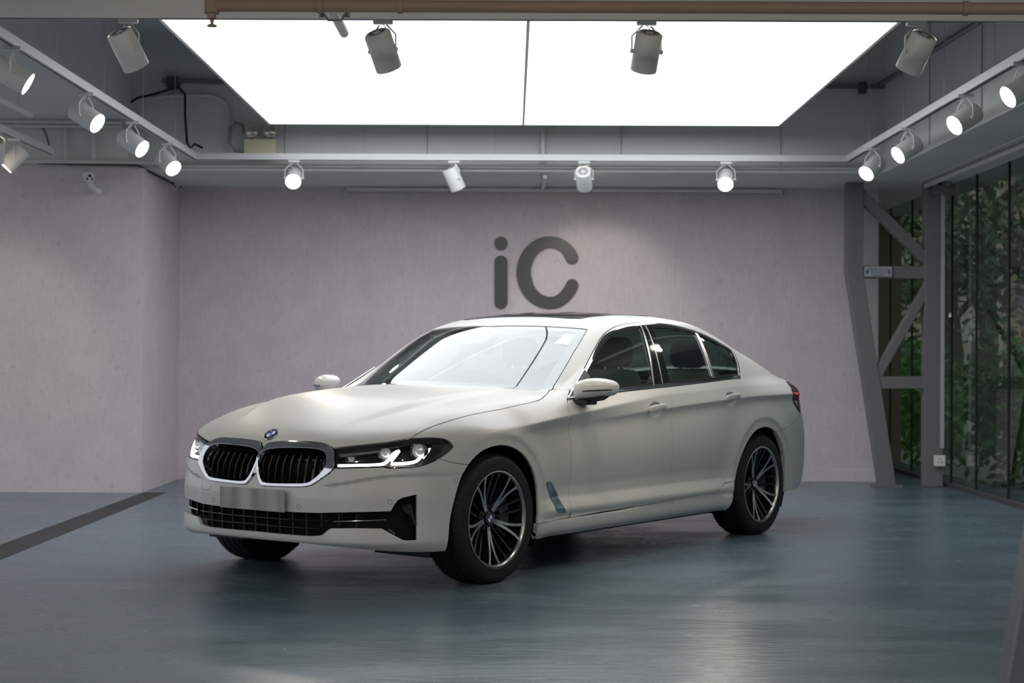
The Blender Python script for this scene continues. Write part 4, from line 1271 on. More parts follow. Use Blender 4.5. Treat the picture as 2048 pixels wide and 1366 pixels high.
# ------------------------------------------------------------------ front bumper
kid_out = T([(529.3, 895.9), (534, 890), (541, 886.6), (558.6, 884), (597.7, 883.6), (636.7, 885.2), (650.4, 888), (660, 894), (669, 904), (670.2, 908.6), (670.4, 936), (656.3, 948.6), (627, 968.7), (615, 973), (597.7, 974), (558.6, 973), (526.4, 971.6), (521.5, 968.7), (516.6, 955.5), (514.6, 938), (515, 913.5), (518.6, 908.6)])
kid_in = T([(520, 908.6), (532, 901), (547, 897.6), (568, 896.6), (607, 896.9), (638, 899), (648.4, 903), (653.5, 908.6), (654.8, 918), (652.5, 933), (643.5, 946), (631, 957.6), (620.5, 965), (612, 967.8), (587.9, 968.3), (548.8, 967.8), (527.4, 965.9), (522.5, 958), (519, 942.8), (518, 926)])
_k0 = kid_out
kid_out_b = kid_out[10:19]
kid_out = sm(kid_out, 2, True); kid_in = sm(kid_in, 2, True)
intakeP = half_to_full(T([(513, 1019), (525.8, 1020), (599, 1024.5), (640, 1025.6), (708, 1024), (781.5, 1022), (789, 1008), (796, 1000), (804, 995.5), (817.7, 992), (832, 988.6), (834.6, 990), (834.8, 1080), (833, 1081.5), (812, 1082), (804, 1080), (763, 1057.5), (708.4, 1056.8), (662, 1057.3), (654, 1062), (645.5, 1070), (636, 1073), (613.7, 1073.3), (569.7, 1069.9), (513, 1064)]))
th = np.linspace(0, to_uv(arch_f[:1], 'cz')[0, 0], 26)
zb = .243 - .045 * _ss((th - .25) / .75)
botU = np.stack([th, zb], 1)
bot = from_uv(botU, 'cz')
b_top = cat_(arch_fb, shut_fb[1:], hl_bot, kid_out_b)
bumperP = half_to_full(cat_(bot, b_top, P3((.84, 0, .585))))
panel('front_bumper', bumperP, 'cz', paint, car, holes=[intakeP], gap=.002, hgap=0.0, step=.010, flange=.016)

# lower intake: dark backing, bars, bright strips
def surf_tube(pts3, r, off, name, m, parent, n=8, closed=False):
    N = normals(pts3); Q = pts3 + N * off
    return MB().tube([tuple(p) for p in Q], r, n, closed=closed).build(name, m, parent)
def both(fn):
    return fn(1), fn(-1)
grille_low = panel('lower_grille', intakeP, 'cz', matte_black, car, gap=-.004, step=.03, off=-.055, flange=0)[0]
tl_ = T([(513, 1033), (600, 1040), (660, 1041.5), (720, 1041), (772, 1039.5)])
for k, (rows, mm) in enumerate((([(415, 1020.5), (470, 1030), (513, 1035), (560, 1039), (640, 1043), (655, 1043)], satin_metal), ([(420, 1034.5), (470, 1043.5), (513, 1049), (560, 1054), (640, 1059)], satin_metal))):
    p = T([q for q in rows if q[0] >= 513]); p[0, 1] = 0
    q = cat_(mirrored(p[::-1])[:-1], p)
    surf_tube(q, .0035, -.012, 'grille_bar', mat('grille_bar_metal', (.045, .045, .048), rough=.25, metal=1.0), grille_low)
for s in (1, -1):
    p = T([(666, 1043), (700, 1042.5), (740, 1041.5), (772, 1039.8)]) * np.array([1, s, 1])
    surf_tube(p, .0036, -.006, 'bright_strip', chrome, grille_low)
for k in range(-7, 8):
    y = k * .085
    if abs(y) > .60: continue
    p = on_front(y, [.275 if abs(y) < .42 else .335, .40])
    MB().bar(p[0] - np.array([.03, 0, 0]), p[1] - np.array([.03, 0, 0]), .006, .03, up=(1, 0, 0)).build('grille_rib', mat('rib', (.007, .007, .007), rough=.5), grille_low)
# corner vent blades
for s in (1, -1):
    p = T([(800, 1010), (806, 1030), (812, 1052), (800, 1062)]) * np.array([1, s, 1])
    MB().bar(p[0] - np.array([.05, .0, 0]), p[2] - np.array([.045, .0, 0]), .05, .012, up=(1, 0, 0)).build('vent_blade', black_gloss, grille_low)
    p = T([(777, 1059), (789, 1066), (790, 1069)]) * np.array([1, s, 1])
    surf_tube(p, .003, -.010, 'vent_edge', satin_metal, grille_low, 6)

# ------------------------------------------------------------------ kidney grilles
for s in (1, -1):
    S = np.array([1, s, 1])
    ko, ki = kid_out * S, kid_in * S
    fr_ = panel('kidney_grille', ko, 'cz', chrome, car, holes=[ki], gap=.001, step=.010, off=.010, flange=.03)[0]
    bk = panel('grille_backing', ko, 'cz', matte_black, fr_, gap=.004, step=.03, off=-.075, flange=0)[0]
    panel('frame_inner', ki, 'cz', black_gloss, fr_, holes=[inset(to_uv(ki, 'cz'), .006)] if False else [], gap=-.001, step=.03, off=-.070, flange=-.075 if False else 0)
    U = to_uv(ki, 'cz')
    u0, u1 = U[:, 0].min(), U[:, 0].max()
    for k in range(9):
        u = u0 + (u1 - u0) * (k + .55) / 9.0
        # vertical extent of the opening at this u
        zs = []
        for i in range(len(U)):
            a, b = U[i], U[(i + 1) % len(U)]
            if (a[0] - u) * (b[0] - u) <= 0 and a[0] != b[0]:
                zs.append(a[1] + (b[1] - a[1]) * (u - a[0]) / (b[0] - a[0]))
        if len(zs) < 2: continue
        z0, z1 = min(zs), max(zs)
        ztop = z1 - .02; 
        zz = np.array([z0 - .004, z0 + .02, (z0 + z1) / 2, z1 - .028, z1 + .004])
        P = from_uv(np.stack([np.full(5, u), zz], 1), 'cz'); N = normals(P)
        off = np.array([-.03, -.010, -.004, -.010, -.05])
        Q = P + N * off[:, None]
        # a fin: thin blade with a rounded front
        mb = MB()
        tan = np.array([0, 1, 0]) * .0045
        vs = []
        for q, n_ in zip(Q, N):
            vs += [q - n_ * .035 - tan, q - n_ * .004 - tan, q, q - n_ * .004 + tan, q - n_ * .035 + tan]
        fs = [(5*i + j, 5*i + j + 1, 5*i + j + 6, 5*i + j + 5) for i in range(4) for j in range(4)]
        mb.add(vs, fs, True)
        mb.build('grille_slat', mat('grille_slat_black', (.007, .007, .007), rough=.3), fr_, sharp=30)
# centre bar between the two kidneys
cb = on_front(0, np.linspace(.585, .705, 8))
mbx = MB()
wid = np.interp(np.linspace(0, 1, 8), [0, .2, .6, 1], [.018, .012, .012, .022])
vs = []
for p, w in zip(cb, wid):
    vs += [(p[0] - .01, -w, p[2]), (p[0] + .008, -w * .6, p[2]), (p[0] + .010, w * .6, p[2]), (p[0] - .01, w, p[2])]
mbx.add(vs, [(4*i + j, 4*i + j + 4, 4*i + j + 5, 4*i + j + 1) for i in range(7) for j in range(3)], True)
cbar = mbx.build('grille_centre_bar', satin_metal, car)
p = on_front(0, .675)[0]
MB().lathe([(0, .012), (.005, .011), (.006, 0)], 14, Matrix.Translation(p) @ Matrix.Rotation(math.pi/2, 4, 'Y')).build('front_camera', black_gloss, cbar)
# black gap behind the hood lip and between lamps
nose = on_front(np.linspace(0, .78, 14), .70)
panel('nose_backing', half_to_full(cat_(on_front(0, .60), on_front(.30, .55), on_front(.5, .60), on_front(.74, .63), on_front(.80, .70), on_front(.74, .755), on_front(.5, .765), on_front(.2, .765), on_front(0, .74))), 'cz', matte_black, car, gap=0, step=.03, off=-.085, flange=0)
# ------------------------------------------------------------------ headlights
def shift(P, off): return P + normals(P) * off
hl_cols = {}
def flat_patch(name, pts3, off, m, parent, thick=.004):
    """small solid plate following the body at an offset"""
    return panel(name, pts3, 'cz', m, parent, gap=0, step=.012, off=off, flange=thick)[0]
refl = mat('lamp_reflector', (.16, .16, .17), rough=.12, metal=1.0)
lamp_black = mat('lamp_black', (.010, .010, .011), rough=.25)
lens_mat = mat('projector_lens', (.45, .46, .48), rough=.03, metal=.6, emit=(1.0, .95, .85), estr=.12)
for s in (1, -1):
    S = np.array([1, s, 1])
    H = hl_c * S
    lens = panel('headlight', H, 'cz', glass_lens, car, gap=.004, step=.02, off=-.001, flange=0)[0]
    panel('lamp_bezel', H, 'cz', black_gloss, lens, holes=[inset(resample(to_uv(H, 'cz'), .01), .009)] if False else [shift(H, 0)[[0]]] if False else [], gap=.003, step=.03, off=-.085, flange=0)
    bz = resample(to_uv(H, 'cz'), .008)
    panel('lamp_edge', bz, 'cz', black_gloss, lens, holes=[inset(bz, .0065)], gap=.002, step=.01, off=-.0025, flange=.02, uv=True)
    # upper black brow
    br = T([(672, 898), (709, 892), (768.6, 886), (823.9, 877.2), (867.4, 876), (887, 877.6), (900, 885), (893, 886), (868, 884.5), (828, 885.5), (795, 893), (768, 893.5), (720, 898), (674, 902)]) * S
    flat_patch('lamp_brow', br, -.010, lamp_black, lens)
    oc = T([(868, 886), (893, 887.5), (903.5, 892.5), (886, 910), (860, 926), (838, 931), (846, 922), (860, 905)]) * S
    flat_patch('lamp_side_cover', oc, -.012, lamp_black, lens)
    lens2 = T([(673, 903), (720, 899), (760, 895), (760, 899.5), (720, 905), (676, 910)]) * S
    flat_patch('inner_trim', lens2, -.02, satin_metal, lens)
    tb = T([(686, 909), (711, 908.5), (707.5, 921), (688, 921.5)]) * S
    flat_patch('signal_housing', tb, -.022, refl, lens)
    sg = T([(693, 911), (706, 911), (703.5, 919.5), (695, 919.5)]) * S
    flat_patch('signal_lens', sg, -.018, mat('signal_lens', (.55, .55, .52), rough=.15), lens)
    for cxy, r in (((760, 908), .030), ((826, 902.5), .034)):
        c = T([cxy])[0] * S
        d = Vector((1.0, .18 * s, .02)).normalized()
        M = Matrix.Translation(Vector(c) - d * .058) @ d.to_track_quat('Z', 'Y').to_matrix().to_4x4()
        MB().lathe([(r * 1.35, -.02), (r * 1.3, .012), (r * 1.05, .006), (r, -.002)], 28, M).build('projector_ring', refl, lens)
        MB().lathe([(r, -.002), (r * .92, .012), (r * .65, .022), (r * .3, .028), (.0005, .030)], 28, M).build('projector_lens', lens_mat, lens)
    drl1 = T([(672, 929.5), (700, 929.3), (735, 929), (764, 928), (775, 921.5), (783, 911), (790, 902), (800, 899)]) * S
    drl1b = T([(800, 899.5), (795, 907), (788, 916), (783, 922)]) * S
    drl2 = T([(783, 927), (805, 926.6), (834, 924), (845, 913), (857, 899.5), (868, 897)]) * S
    drl2b = T([(868, 897), (860, 906), (850, 916)]) * S
    for pl_, r in ((drl1, .0078), (drl1b, .0052), (drl2, .0078), (drl2b, .0052)):
        surf_tube(smooth_line(pl_, 2), r, -.022, 'daytime_strip', led_white, lens, 8)

# ------------------------------------------------------------------ rear: lights, bumper, boot lid
tail_side = cat_(tail_pts, tail_top)
tU = np.array([(1.0, 0)])
tl_o = to_uv(cat_(tail_pts[1:6], tail_top), 'cr')
tl_poly = np.vstack([tl_o, [[.42, .965], [.40, .87], [.60, .835]]])
tlL, tlR = panel('tail_light', tl_poly, 'cr', red_lens, car, gap=.002, step=.02, off=.002, flange=.02, mirror=True, uv=True)
for o_, s in ((tlL, 1), (tlR, -1)):
    p = on_body([-3.545, -3.575, -3.60], z=[.935, .934, .933]) * np.array([1, s, 1])
    surf_tube(p, .008, -.003, 'light_element', led_red, o_, 8)
    p = on_body([-3.70, -3.72, -3.735], z=[.935, .90, .86]) * np.array([1, s, 1])
    surf_tube(p, .005, -.0005, 'light_bar', led_red, o_, 8)
    p = on_body([-3.50, -3.53, -3.60, -3.66], z=[.90, .865, .82, .80]) * np.array([1, s, 1])
    surf_tube(p, .006, .001, 'light_edge', black_gloss, o_, 6)
rb_low = from_uv(np.stack([np.linspace(0, to_uv(arch_r[-1:], 'cr')[0, 0], 16), np.interp(np.linspace(0, 1, 16), [0, .7, 1], [.30, .27, .262])], 1), 'cr')
rb_top = cat_(ar_back[::-1], qb[1:], tail_pts[:2])
rb_top_r = from_uv(np.array([[.60, .82], [.40, .78], [.2, .775], [0, .775]]), 'cr')
rbP = half_to_full(cat_(rb_low, rb_top, rb_top_r))
panel('rear_bumper', rbP, 'cr', paint, car, gap=.002, step=.02, flange=.03)
bootP = half_to_full(cat_(on_body([-3.66, -3.66, -3.66], y=[0, .3, .55]), on_body([-3.70, -3.8, -3.93], y=[.57, .58, .595]), on_body([-4.0, -4.01], y=[.5, 0])))
panel('boot_lid', bootP, 'cx', paint, car, gap=.003, step=.03, flange=.02)
blU = np.array([[0, .785], [.30, .79], [.39, .86], [.41, .965], [.42, 1.0], [0, 1.0]])
panel('boot_lid_rear', np.vstack([blU, (blU * np.array([-1, 1]))[::-1][1:-1]]), 'cr', paint, car, gap=.003, step=.03, flange=.02, uv=True)

# ------------------------------------------------------------------ inner dark structure, wheel wells, floor pan
hoodIn = half_to_full(cat_(on_body(.60, y=0), on_body([.58, .45, .2, -.2, -.7], y=[.5, .72, .80, .80, .80]), on_body(-.72, y=0)))
panel('engine_cover', hoodIn, 'cx', matte_black, car, gap=0, step=.06, off=-.06, flange=0)
for xc in (0, -WB):
    for s in (1, -1):
        prof = []
        mb = MB()
        n = 26
        A = np.linspace(math.radians(-28), math.radians(208), n)
        vs = []
        ex = np.array([xc + .40 * math.cos(a) for a in A]); ez = np.array([.345 + .40 * math.sin(a) for a in A])
        ey = np.minimum(on_body(ex, z=np.maximum(ez, .24))[:, 1] - .022, .90)
        for yy in (.50, .70, None):
            for i, a in enumerate(A):
                rr = .402 if yy else .396
                vs.append((xc + rr * math.cos(a), s * (yy or ey[i]), .345 + rr * math.sin(a)))
        fs = [(r * n + k, r * n + k + 1, (r + 1) * n + k + 1, (r + 1) * n + k) for r in range(2) for k in range(n - 1)]
        mb.add(vs, fs, True)
        mb.add([(xc + .405 * math.cos(a), s * .5, .345 + .405 * math.sin(a)) for a in A], [tuple(range(n))])
        mb.build('wheel_well', matte_black, car)
MB().box((-3.75, -.60, .215), (.55, .60, .235)).build('floor_pan', matte_black, car)
MB().box((-2.50, -.80, .175), (-.42, .80, .24)).build('floor_pan', matte_black, car)
for s in (1, -1):       # air deflectors ahead of the front wheels
    mb = MB()
    y0, y1 = s * .48, s * .80
    mb.add([(.50, y0, .25), (.44, y1, .25), (.47, y0, .175), (.42, y1, .165), (.40, y0, .25), (.38, y1, .25)], [(0, 1, 3, 2), (2, 3, 5, 4), (0, 2, 4), (1, 5, 3)])
    mb.build('air_deflector', black_plastic, car)

# ------------------------------------------------------------------ wheels
def make_wheel(xc, s, rot):
    w = empty('wheel'); w.parent = car
    w.location = (xc, s * .802, .337)
    # local frame: z = outward axis, x = rearwards (image right), y = up
    M = Matrix(((-1, 0, 0, 0), (0, 0, s, 0), (0, 1, 0, 0), (0, 0, 0, 1)))
    R0 = .3385
    prof = [(.240, -.105), (.262, -.117), (.300, -.122), (.325, -.112), (.336, -.092), (R0, -.06), (R0, .06), (.336, .092), (.327, .110), (.312, .1185), (.285, .121), (.268, .119), (.262, .121), (.256, .116), (.247, .108)]
    MB().lathe(prof, 72, M).build('tyre', rubber, w)
    # tread: grooves (raised ribs) and shoulder blocks
    tr = MB()
    for h0, h1 in ((-.088, -.052), (-.042, -.006), (.006, .042), (.052, .088)):
        tr.lathe([(R0 - .004, h0), (R0 + .0035, h0 + .003), (R0 + .0035, h1 - .003), (R0 - .004, h1)], 72, M)
    for k in range(60):
        a = 2 * math.pi * k / 60
        for sg in (-1, 1):
            vs = []
            for da in (-.032, .032):
                for r, h in ((R0 + .0005, .089), (.3375, .096), (.3285, .1105)):
                    vs.append(M @ Vector(((r + .003) * math.cos(a + da), (r + .003) * math.sin(a + da), sg * h)))
            tr.add(vs, [(0, 3, 4, 1), (1, 4, 5, 2)] if sg > 0 else [(1, 4, 3, 0), (2, 5, 4, 1)])
    tr.build('tread', rubber, w)
    # rim barrel and lip
    MB().lathe([(.225, -.10), (.232, .02), (.240, .085), (.245, .098), (.2475, .106)], 64, M).build('rim_barrel', rim_black, w)
    MB().lathe([(.2555, .110), (.2535, .1175), (.247, .1185), (.241, .112), (.2385, .102)], 72, M).build('rim_lip', rim_cut, w)
    MB().lathe([(.0, .010), (.178, .010), (.180, .0), (.180, -.012)], 48, M).build('brake_disc', disc_mat, w)
    cal = MB()
    n = 8
    vs = []
    for i in range(n + 1):
        a = math.radians(-35 + 70 * i / n)
        for r, h in ((.115, .045), (.195, .045), (.195, -.03), (.115, -.03)):
            vs.append(M @ Vector((r * math.cos(a), r * math.sin(a), h)))
    cal.add(vs, [(4*i + j, 4*i + (j+1) % 4, 4*i + 4 + (j+1) % 4, 4*i + 4 + j) for i in range(n) for j in range(4)])
    cal.build('brake_caliper', mat('caliper', (.05, .05, .055), rough=.4), w)
    MB().lathe([(.0, .052), (.055, .052), (.068, .046), (.072, .02), (.075, -.02)], 40, M).build('hub', rim_black, w)
    def spoke(ang0, ang1, curve, w0, w1, h0, h1, face, side, name):
        """curved spoke from the hub (angle ang0) to the rim (angle ang1)"""
        n = 10
        L = []
        for i in range(n + 1):
            t = i / n
            r = .045 + (.244 - .045) * t
            a = ang0 + (ang1 - ang0) * (t ** .55) + curve * math.sin(math.pi * t)
            L.append(Vector((r * math.cos(a), r * math.sin(a), h0 + (h1 - h0) * t ** 1.3)))
        top, sd = MB(), MB()
        V, V2 = [], []
        for i in range(n + 1):
            t = i / n
            d = (L[min(i + 1, n)] - L[max(i - 1, 0)]); d.z = 0; d.normalize()
            sN = Vector((-d.y, d.x, 0)); ww = (w0 + (w1 - w0) * t) / 2
            if t > .85: ww *= 1 + (t - .85) * 4
            V += [M @ (L[i] - sN * ww), M @ (L[i] + sN * ww)]
            V2 += [M @ (L[i] - sN * (ww + .004) - Vector((0, 0, .045))), M @ (L[i] - sN * (ww + .001) - Vector((0, 0, .003))), M @ (L[i] - sN * ww),
                   M @ (L[i] + sN * ww), M @ (L[i] + sN * (ww + .001) - Vector((0, 0, .003))), M @ (L[i] + sN * (ww + .004) - Vector((0, 0, .045)))]
        top.add(V, [(2*i, 2*i + 2, 2*i + 3, 2*i + 1) for i in range(n)])
        sd.add(V2, [(6*i + j, 6*i + 6 + j, 6*i + 7 + j, 6*i + j + 1) for i in range(n) for j in (0, 1, 3, 4)], True)
        a = sd.build(name, side, w)
        if face is not side:
            top.build('spoke_face', face, a)
        else:
            top.build('spoke_face', face, a)
        return a
    for k in range(5):
        c = math.radians(rot + 72 * k)
        for q in (-1, 1):
            spoke(c + q * math.radians(4), c + q * math.radians(10.4), q * math.radians(-3.2), .017, .0125, .060, .110, rim_cut, rim_black, 'spoke')
        c2 = c + math.radians(36)
        for q in (-1, 1):
            spoke(c2 + q * math.radians(14), c2 + q * math.radians(6.5), 0, .012, .011, .040, .098, rim_black, rim_black, 'spoke')
    MB().lathe([(.0, .0665), (.030, .0665), (.0335, .064), (.036, .058), (.036, .04)], 36, M).build('hub_cap', black_gloss, w)
    roundel(w, M @ Matrix.Translation((0, 0, .0668)), .030)
    for k in range(5):
        a = math.radians(rot + 36 + 72 * k)
        MB().lathe([(.0, .056), (.008, .056), (.009, .045)], 10, M @ Matrix.Translation((.054 * math.cos(a), .054 * math.sin(a), 0))).build('wheel_bolt', rim_black, w)
    return w
def roundel(parent, M, r):
    """blue and white quartered emblem inside a dark ring, local z outward"""
    for k in range(4):
        mb = MB()
        n = 10
        vs = [M @ Vector((0, 0, .0010))]
        for i in range(n + 1):
            a = math.pi / 2 * (k + i / n)
            vs.append(M @ Vector((.60 * r * math.cos(a), .60 * r * math.sin(a), .0010)))
        mb.add(vs, [(0, i + 1, i + 2) for i in range(n)])
        mb.build('emblem_quarter', emblem_blue if k % 2 == 1 else emblem_white, parent)
    MB().lathe([(.60 * r, .0010), (.61 * r, .0016), (.64 * r, .0016), (.65 * r, .0010)], 40, M).build('emblem_ring', chrome, parent)
    MB().lathe([(.65 * r, .0010), (.95 * r, .0010)], 40, M).build('emblem_field', black_gloss, parent)
    MB().lathe([(.94 * r, .0008), (.96 * r, .002), (.99 * r, .002), (1.03 * r, -.004)], 40, M).build('emblem_rim', chrome, parent)
for xc, s, rot in ((0, 1, 50.5), (-WB, 1, 40), (0, -1, 20), (-WB, -1, 5)):
    make_wheel(xc, s, rot)

# ------------------------------------------------------------------ hood emblem, plate, sensors, tow cover
def text_mesh(txt, size, depth, m, parent, M, name):
    cu = bpy.data.curves.new(name, 'FONT')
    cu.body = txt; cu.size = size; cu.extrude = depth; cu.align_x = 'CENTER'; cu.align_y = 'CENTER'
    tmp = bpy.data.objects.new('tmp', cu); COL.objects.link(tmp)
    dg = bpy.context.evaluated_depsgraph_get()
    me = bpy.data.meshes.new_from_object(tmp.evaluated_get(dg))
    bpy.data.objects.remove(tmp)
    me.transform(M); me.materials.clear(); me.materials.append(m); me.name = name
    return link(bpy.data.objects.new(name, me), parent)
e0 = on_body(.742, y=0)[0]; en = normals(e0[None])[0]
M = Matrix.Translation(e0 + en * .003) @ Vector(en).to_track_quat('Z', 'X').to_matrix().to_4x4()
hb = MB().lathe([(.0, .0), (.041, .0), (.0425, -.004)], 40, M).build('hood_emblem', black_gloss, car)
yv = Vector((0, 1, 0))
zc = Vector(en); xc_ = (yv - zc * yv.dot(zc)).normalized(); yc_ = zc.cross(xc_)
MR = Matrix.Translation(e0 + en * .004) @ Matrix((xc_, yc_, zc)).transposed().to_4x4()
roundel(hb, MR, .041)
for k, ch in enumerate('BMW'):
    a = math.radians(90 + (1 - k) * 38)
    MT = MR @ Matrix.Rotation(a - math.pi/2, 4, 'Z') @ Matrix.Translation((0, .80 * .041, .0012))
    text_mesh(ch, .013, .0003, emblem_white, hb, MT, 'emblem_letter')

pl_c = T([(515, 998)])[0]
pc = on_front(0.0, pl_c[2])[0]
plate = MB().box((0, -.232, -.056), (.008, .232, .056))
po = plate.build('number_plate', mat('plate_grey', (.36, .36, .355), rough=.4), car, bevel=.003)
po.location = (pc[0] + .012, 0.010, pc[2])
pm = MATS['plate_grey']
tc = node(pm, 'ShaderNodeTexCoord'); mp = node(pm, 'ShaderNodeMapping'); mp.inputs['Scale'].default_value = (0, 5, .6)
nz = node(pm, 'ShaderNodeTexNoise'); nz.inputs['Scale'].default_value = 2.2; nz.inputs['Detail'].default_value = .5
rp = node(pm, 'ShaderNodeValToRGB')
rp.color_ramp.elements[0].position = .35; rp.color_ramp.elements[0].color = (.22, .215, .21, 1)
rp.color_ramp.elements[1].position = .65; rp.color_ramp.elements[1].color = (.42, .41, .40, 1)
lk(pm, tc.outputs['Object'], mp.inputs[0]); lk(pm, mp.outputs[0], nz.inputs[0]); lk(pm, nz.outputs[0], rp.inputs[0]); lk(pm, rp.outputs[0], pm.node_tree.nodes['Principled BSDF'].inputs[0])
tag(po, 'blank grey number plate')
def ring_on(p, r, name, m, t=.0012, n=28):
    nn = Vector(normals(p[None])[0])
    a = nn.orthogonal().normalized(); b = nn.cross(a)
    pts = [Vector(p) + (a * math.cos(2*math.pi*k/n) + b * math.sin(2*math.pi*k/n)) * r for k in range(n)]
    return MB().tube(pts, t, 5, closed=True).build(name, m, car)
dark_line = mat('seam_dark', (.05, .05, .05), rough=.6)
sens = T([(596.5, 1013.5), (780, 1004), (911.5, 961)])
for q in sens:
    for s in (1, -1):
        ring_on(q * np.array([1, s, 1]), .0115, 'parking_sensor', dark_line, .0009)
# tow-eye cover on the car's right
tw = [on_front(y, z)[0] for y, z in ((-.42, .565), (-.34, .565), (-.335, .56), (-.335, .485), (-.34, .48), (-.415, .48), (-.42, .485))]
tw = np.array(tw); tw = tw + normals(tw) * .0006
MB().tube([tuple(p) for p in tw], .0009, 5, closed=True).build('tow_cover', dark_line, car)

# ------------------------------------------------------------------ door handles
for nm, (c, EL) in enumerate(zip(handle_c, handle_el)):
    for s in (1, -1):
        S = np.array([1, s, 1])
        par = ((dfL, dfR), (drL, drR))[nm][0 if s == 1 else 1]
        ne = len(EL)
        sp_ = []
        NN = normals(EL)
        for f, dd in ((1.0, .0), (.97, -.006), (.85, -.016), (.6, -.024), (.3, -.027), (.01, -.028)):
            q = c + (EL - c) * f
            q = on_body(q[:, 0], z=q[:, 2])
            sp_.append(q + NN * dd)
        sp_ = np.vstack(sp_)
        f_ = [(i * ne + k, i * ne + (k + 1) % ne, (i + 1) * ne + (k + 1) % ne, (i + 1) * ne + k) for i in range(5) for k in range(ne)]
        cup = MB(); cup.add(sp_ * S, [t[::-1] for t in f_] if s == -1 else f_, True)
        cup.build('handle_cup', paint, par, sharp=80)
        n = 14
        mb = MB(); vs = []
        for i in range(n + 1):
            t = i / n
            x = c[0] + .098 - .205 * t
            z = c[2] + .000 + .016 * t
            p = on_body([x], z=[z])[0]; nn = normals(p[None])[0]
            p = p + nn * (-.002 + .026 * math.sin(math.pi * min(1, .04 + t * .94)) ** .55)
            h = np.interp(t, [0, .06, .2, .6, .94, 1], [.010, .018, .0205, .019, .014, .008]); d = np.interp(t, [0, .08, .9, 1], [.005, .010, .010, .005])
            for k in range(14):
                a = 2 * math.pi * k / 14
                cx_, sx_ = math.cos(a), math.sin(a)
                vs.append((p + nn * d * math.copysign(abs(cx_) ** .7, cx_) + np.array([0, 0, h * math.copysign(abs(sx_) ** .8, sx_)])) * S)
        f_ = [(i * 14 + k, i * 14 + (k + 1) % 14, (i + 1) * 14 + (k + 1) % 14, (i + 1) * 14 + k) for i in range(n) for k in range(14)]
        f_ += [tuple(range(13, -1, -1)), tuple(range(n * 14, n * 14 + 14))]
        mb.add(vs, f_ if s == -1 else [t[::-1] for t in f_], True)
        mb.build('door_handle', paint, par, sharp=60)
# ------------------------------------------------------------------ fender vents
bl = sm(T([(1091.5, 966.5), (1094, 963.5), (1101, 964), (1106, 971), (1115, 989), (1124, 1010), (1130.5, 1022), (1129.5, 1025), (1118, 1025.5), (1112.5, 1021), (1105, 1003), (1098, 985)]), 1, True)
fv = panel('fender_vent', bl, 'cx', mat('vent_blue_grey', (.22, .29, .34), rough=.22, metal=.9), car, gap=.001, step=.012, off=.004, flange=.008, mirror=True)
panel('vent_frame', bl, 'cx', satin_metal, fv[0], gap=-.003, step=.012, off=.0018, flange=.004)
# ------------------------------------------------------------------ mirrors
cap_out = np.array([(-.104, -.052), (-.108, -.02), (-.108, .022), (-.098, .038), (-.070, .052), (-.030, .061), (.010, .062), (.050, .057), (.085, .047), (.106, .034), (.114, .015), (.113, -.008), (.104, -.024), (.085, -.036), (.05, -.043), (.0, -.049), (-.05, -.054), (-.090, -.057)])
cap_out = resample(smooth_line(cap_out, 1, True), .012)
for s in (1, -1):
    m = empty('wing_mirror'); m.parent = car
    m.location = (-.795, s * 1.012, 1.008)
    cen = np.array([.0, .004])
    V, no = [], len(cap_out)
    rings = ((1.0, -.006), (1.0, .012), (.985, .034), (.93, .058), (.80, .078), (.60, .090), (.35, .096), (.02, .098))
    for f, x in rings:
        for q in cap_out:
            p = cen + (q - cen) * f
            sweep = -.022 * (p[0] / .11) - .030 * max(0, p[0] / .11) ** 2 - .012 * (p[1] / .06) * (1 if p[1] > 0 else -.3)
            V.append((x + sweep, s * p[0], p[1]))
    Fq = [(i * no + k, i * no + (k + 1) % no, (i + 1) * no + (k + 1) % no, (i + 1) * no + k) for i in range(len(rings) - 1) for k in range(no)]
    Fq.append(tuple(range((len(rings) - 1) * no, len(rings) * no)))
    if s > 0: Fq = [f[::-1] for f in Fq]
    mb = MB(); mb.add(V, Fq, True); cp = mb.build('mirror_cap', paint, m, sharp=70)
    # slim dark seam with the repeater lamp
    pts = []
    for y in np.linspace(-.030, .106, 12):
        z = -.012 + .010 * (y + .045) / .15
        f = max(abs(y - cen[0]) / .112, .0)
        x = np.interp(min(1, (f ** 4 + .02) ** .25), [0, .35, .60, .80, .93, .985, 1.0], [.098, .096, .090, .078, .058, .034, .006])
        pts.append((x - .022 * (y / .11) - .030 * max(0, y / .11) ** 2 + .0025, s * y, z))
    MB().tube(pts, [.0008, .0025] + [.0036] * 9 + [.003], 6).build('mirror_repeater', black_gloss, cp)
    lowm = MB()
    lowm.add([(-.02, s * -.100, -.050), (.055, s * -.095, -.056), (.052, s * .060, -.044), (-.03, s * .105, -.020),
              (-.02, s * -.110, -.075), (.045, s * -.110, -.078), (.035, s * .03, -.068), (-.02, s * .05, -.060)],
             [(0, 1, 2, 3), (4, 7, 6, 5), (0, 4, 5, 1), (1, 5, 6, 2), (2, 6, 7, 3), (3, 7, 4, 0)])
    lowm.build('mirror_underside', black_plastic, m, bevel=.008, seg=3)
    arm = MB(); arm.bar((.012, s * -.02, -.074), (.004, s * -.172, -.068), .10, .030)
    arm.build('mirror_arm', black_plastic, m, bevel=.006, seg=2)
    gl = MB(); gl.add([(-.010 - .022 * (q[0] / .11) - .03 * max(0, q[0] / .11) ** 2, s * q[0] * .95, q[1] * .93) for q in cap_out], [tuple(range(no))])
    gl.build('mirror_glass', chrome, m)
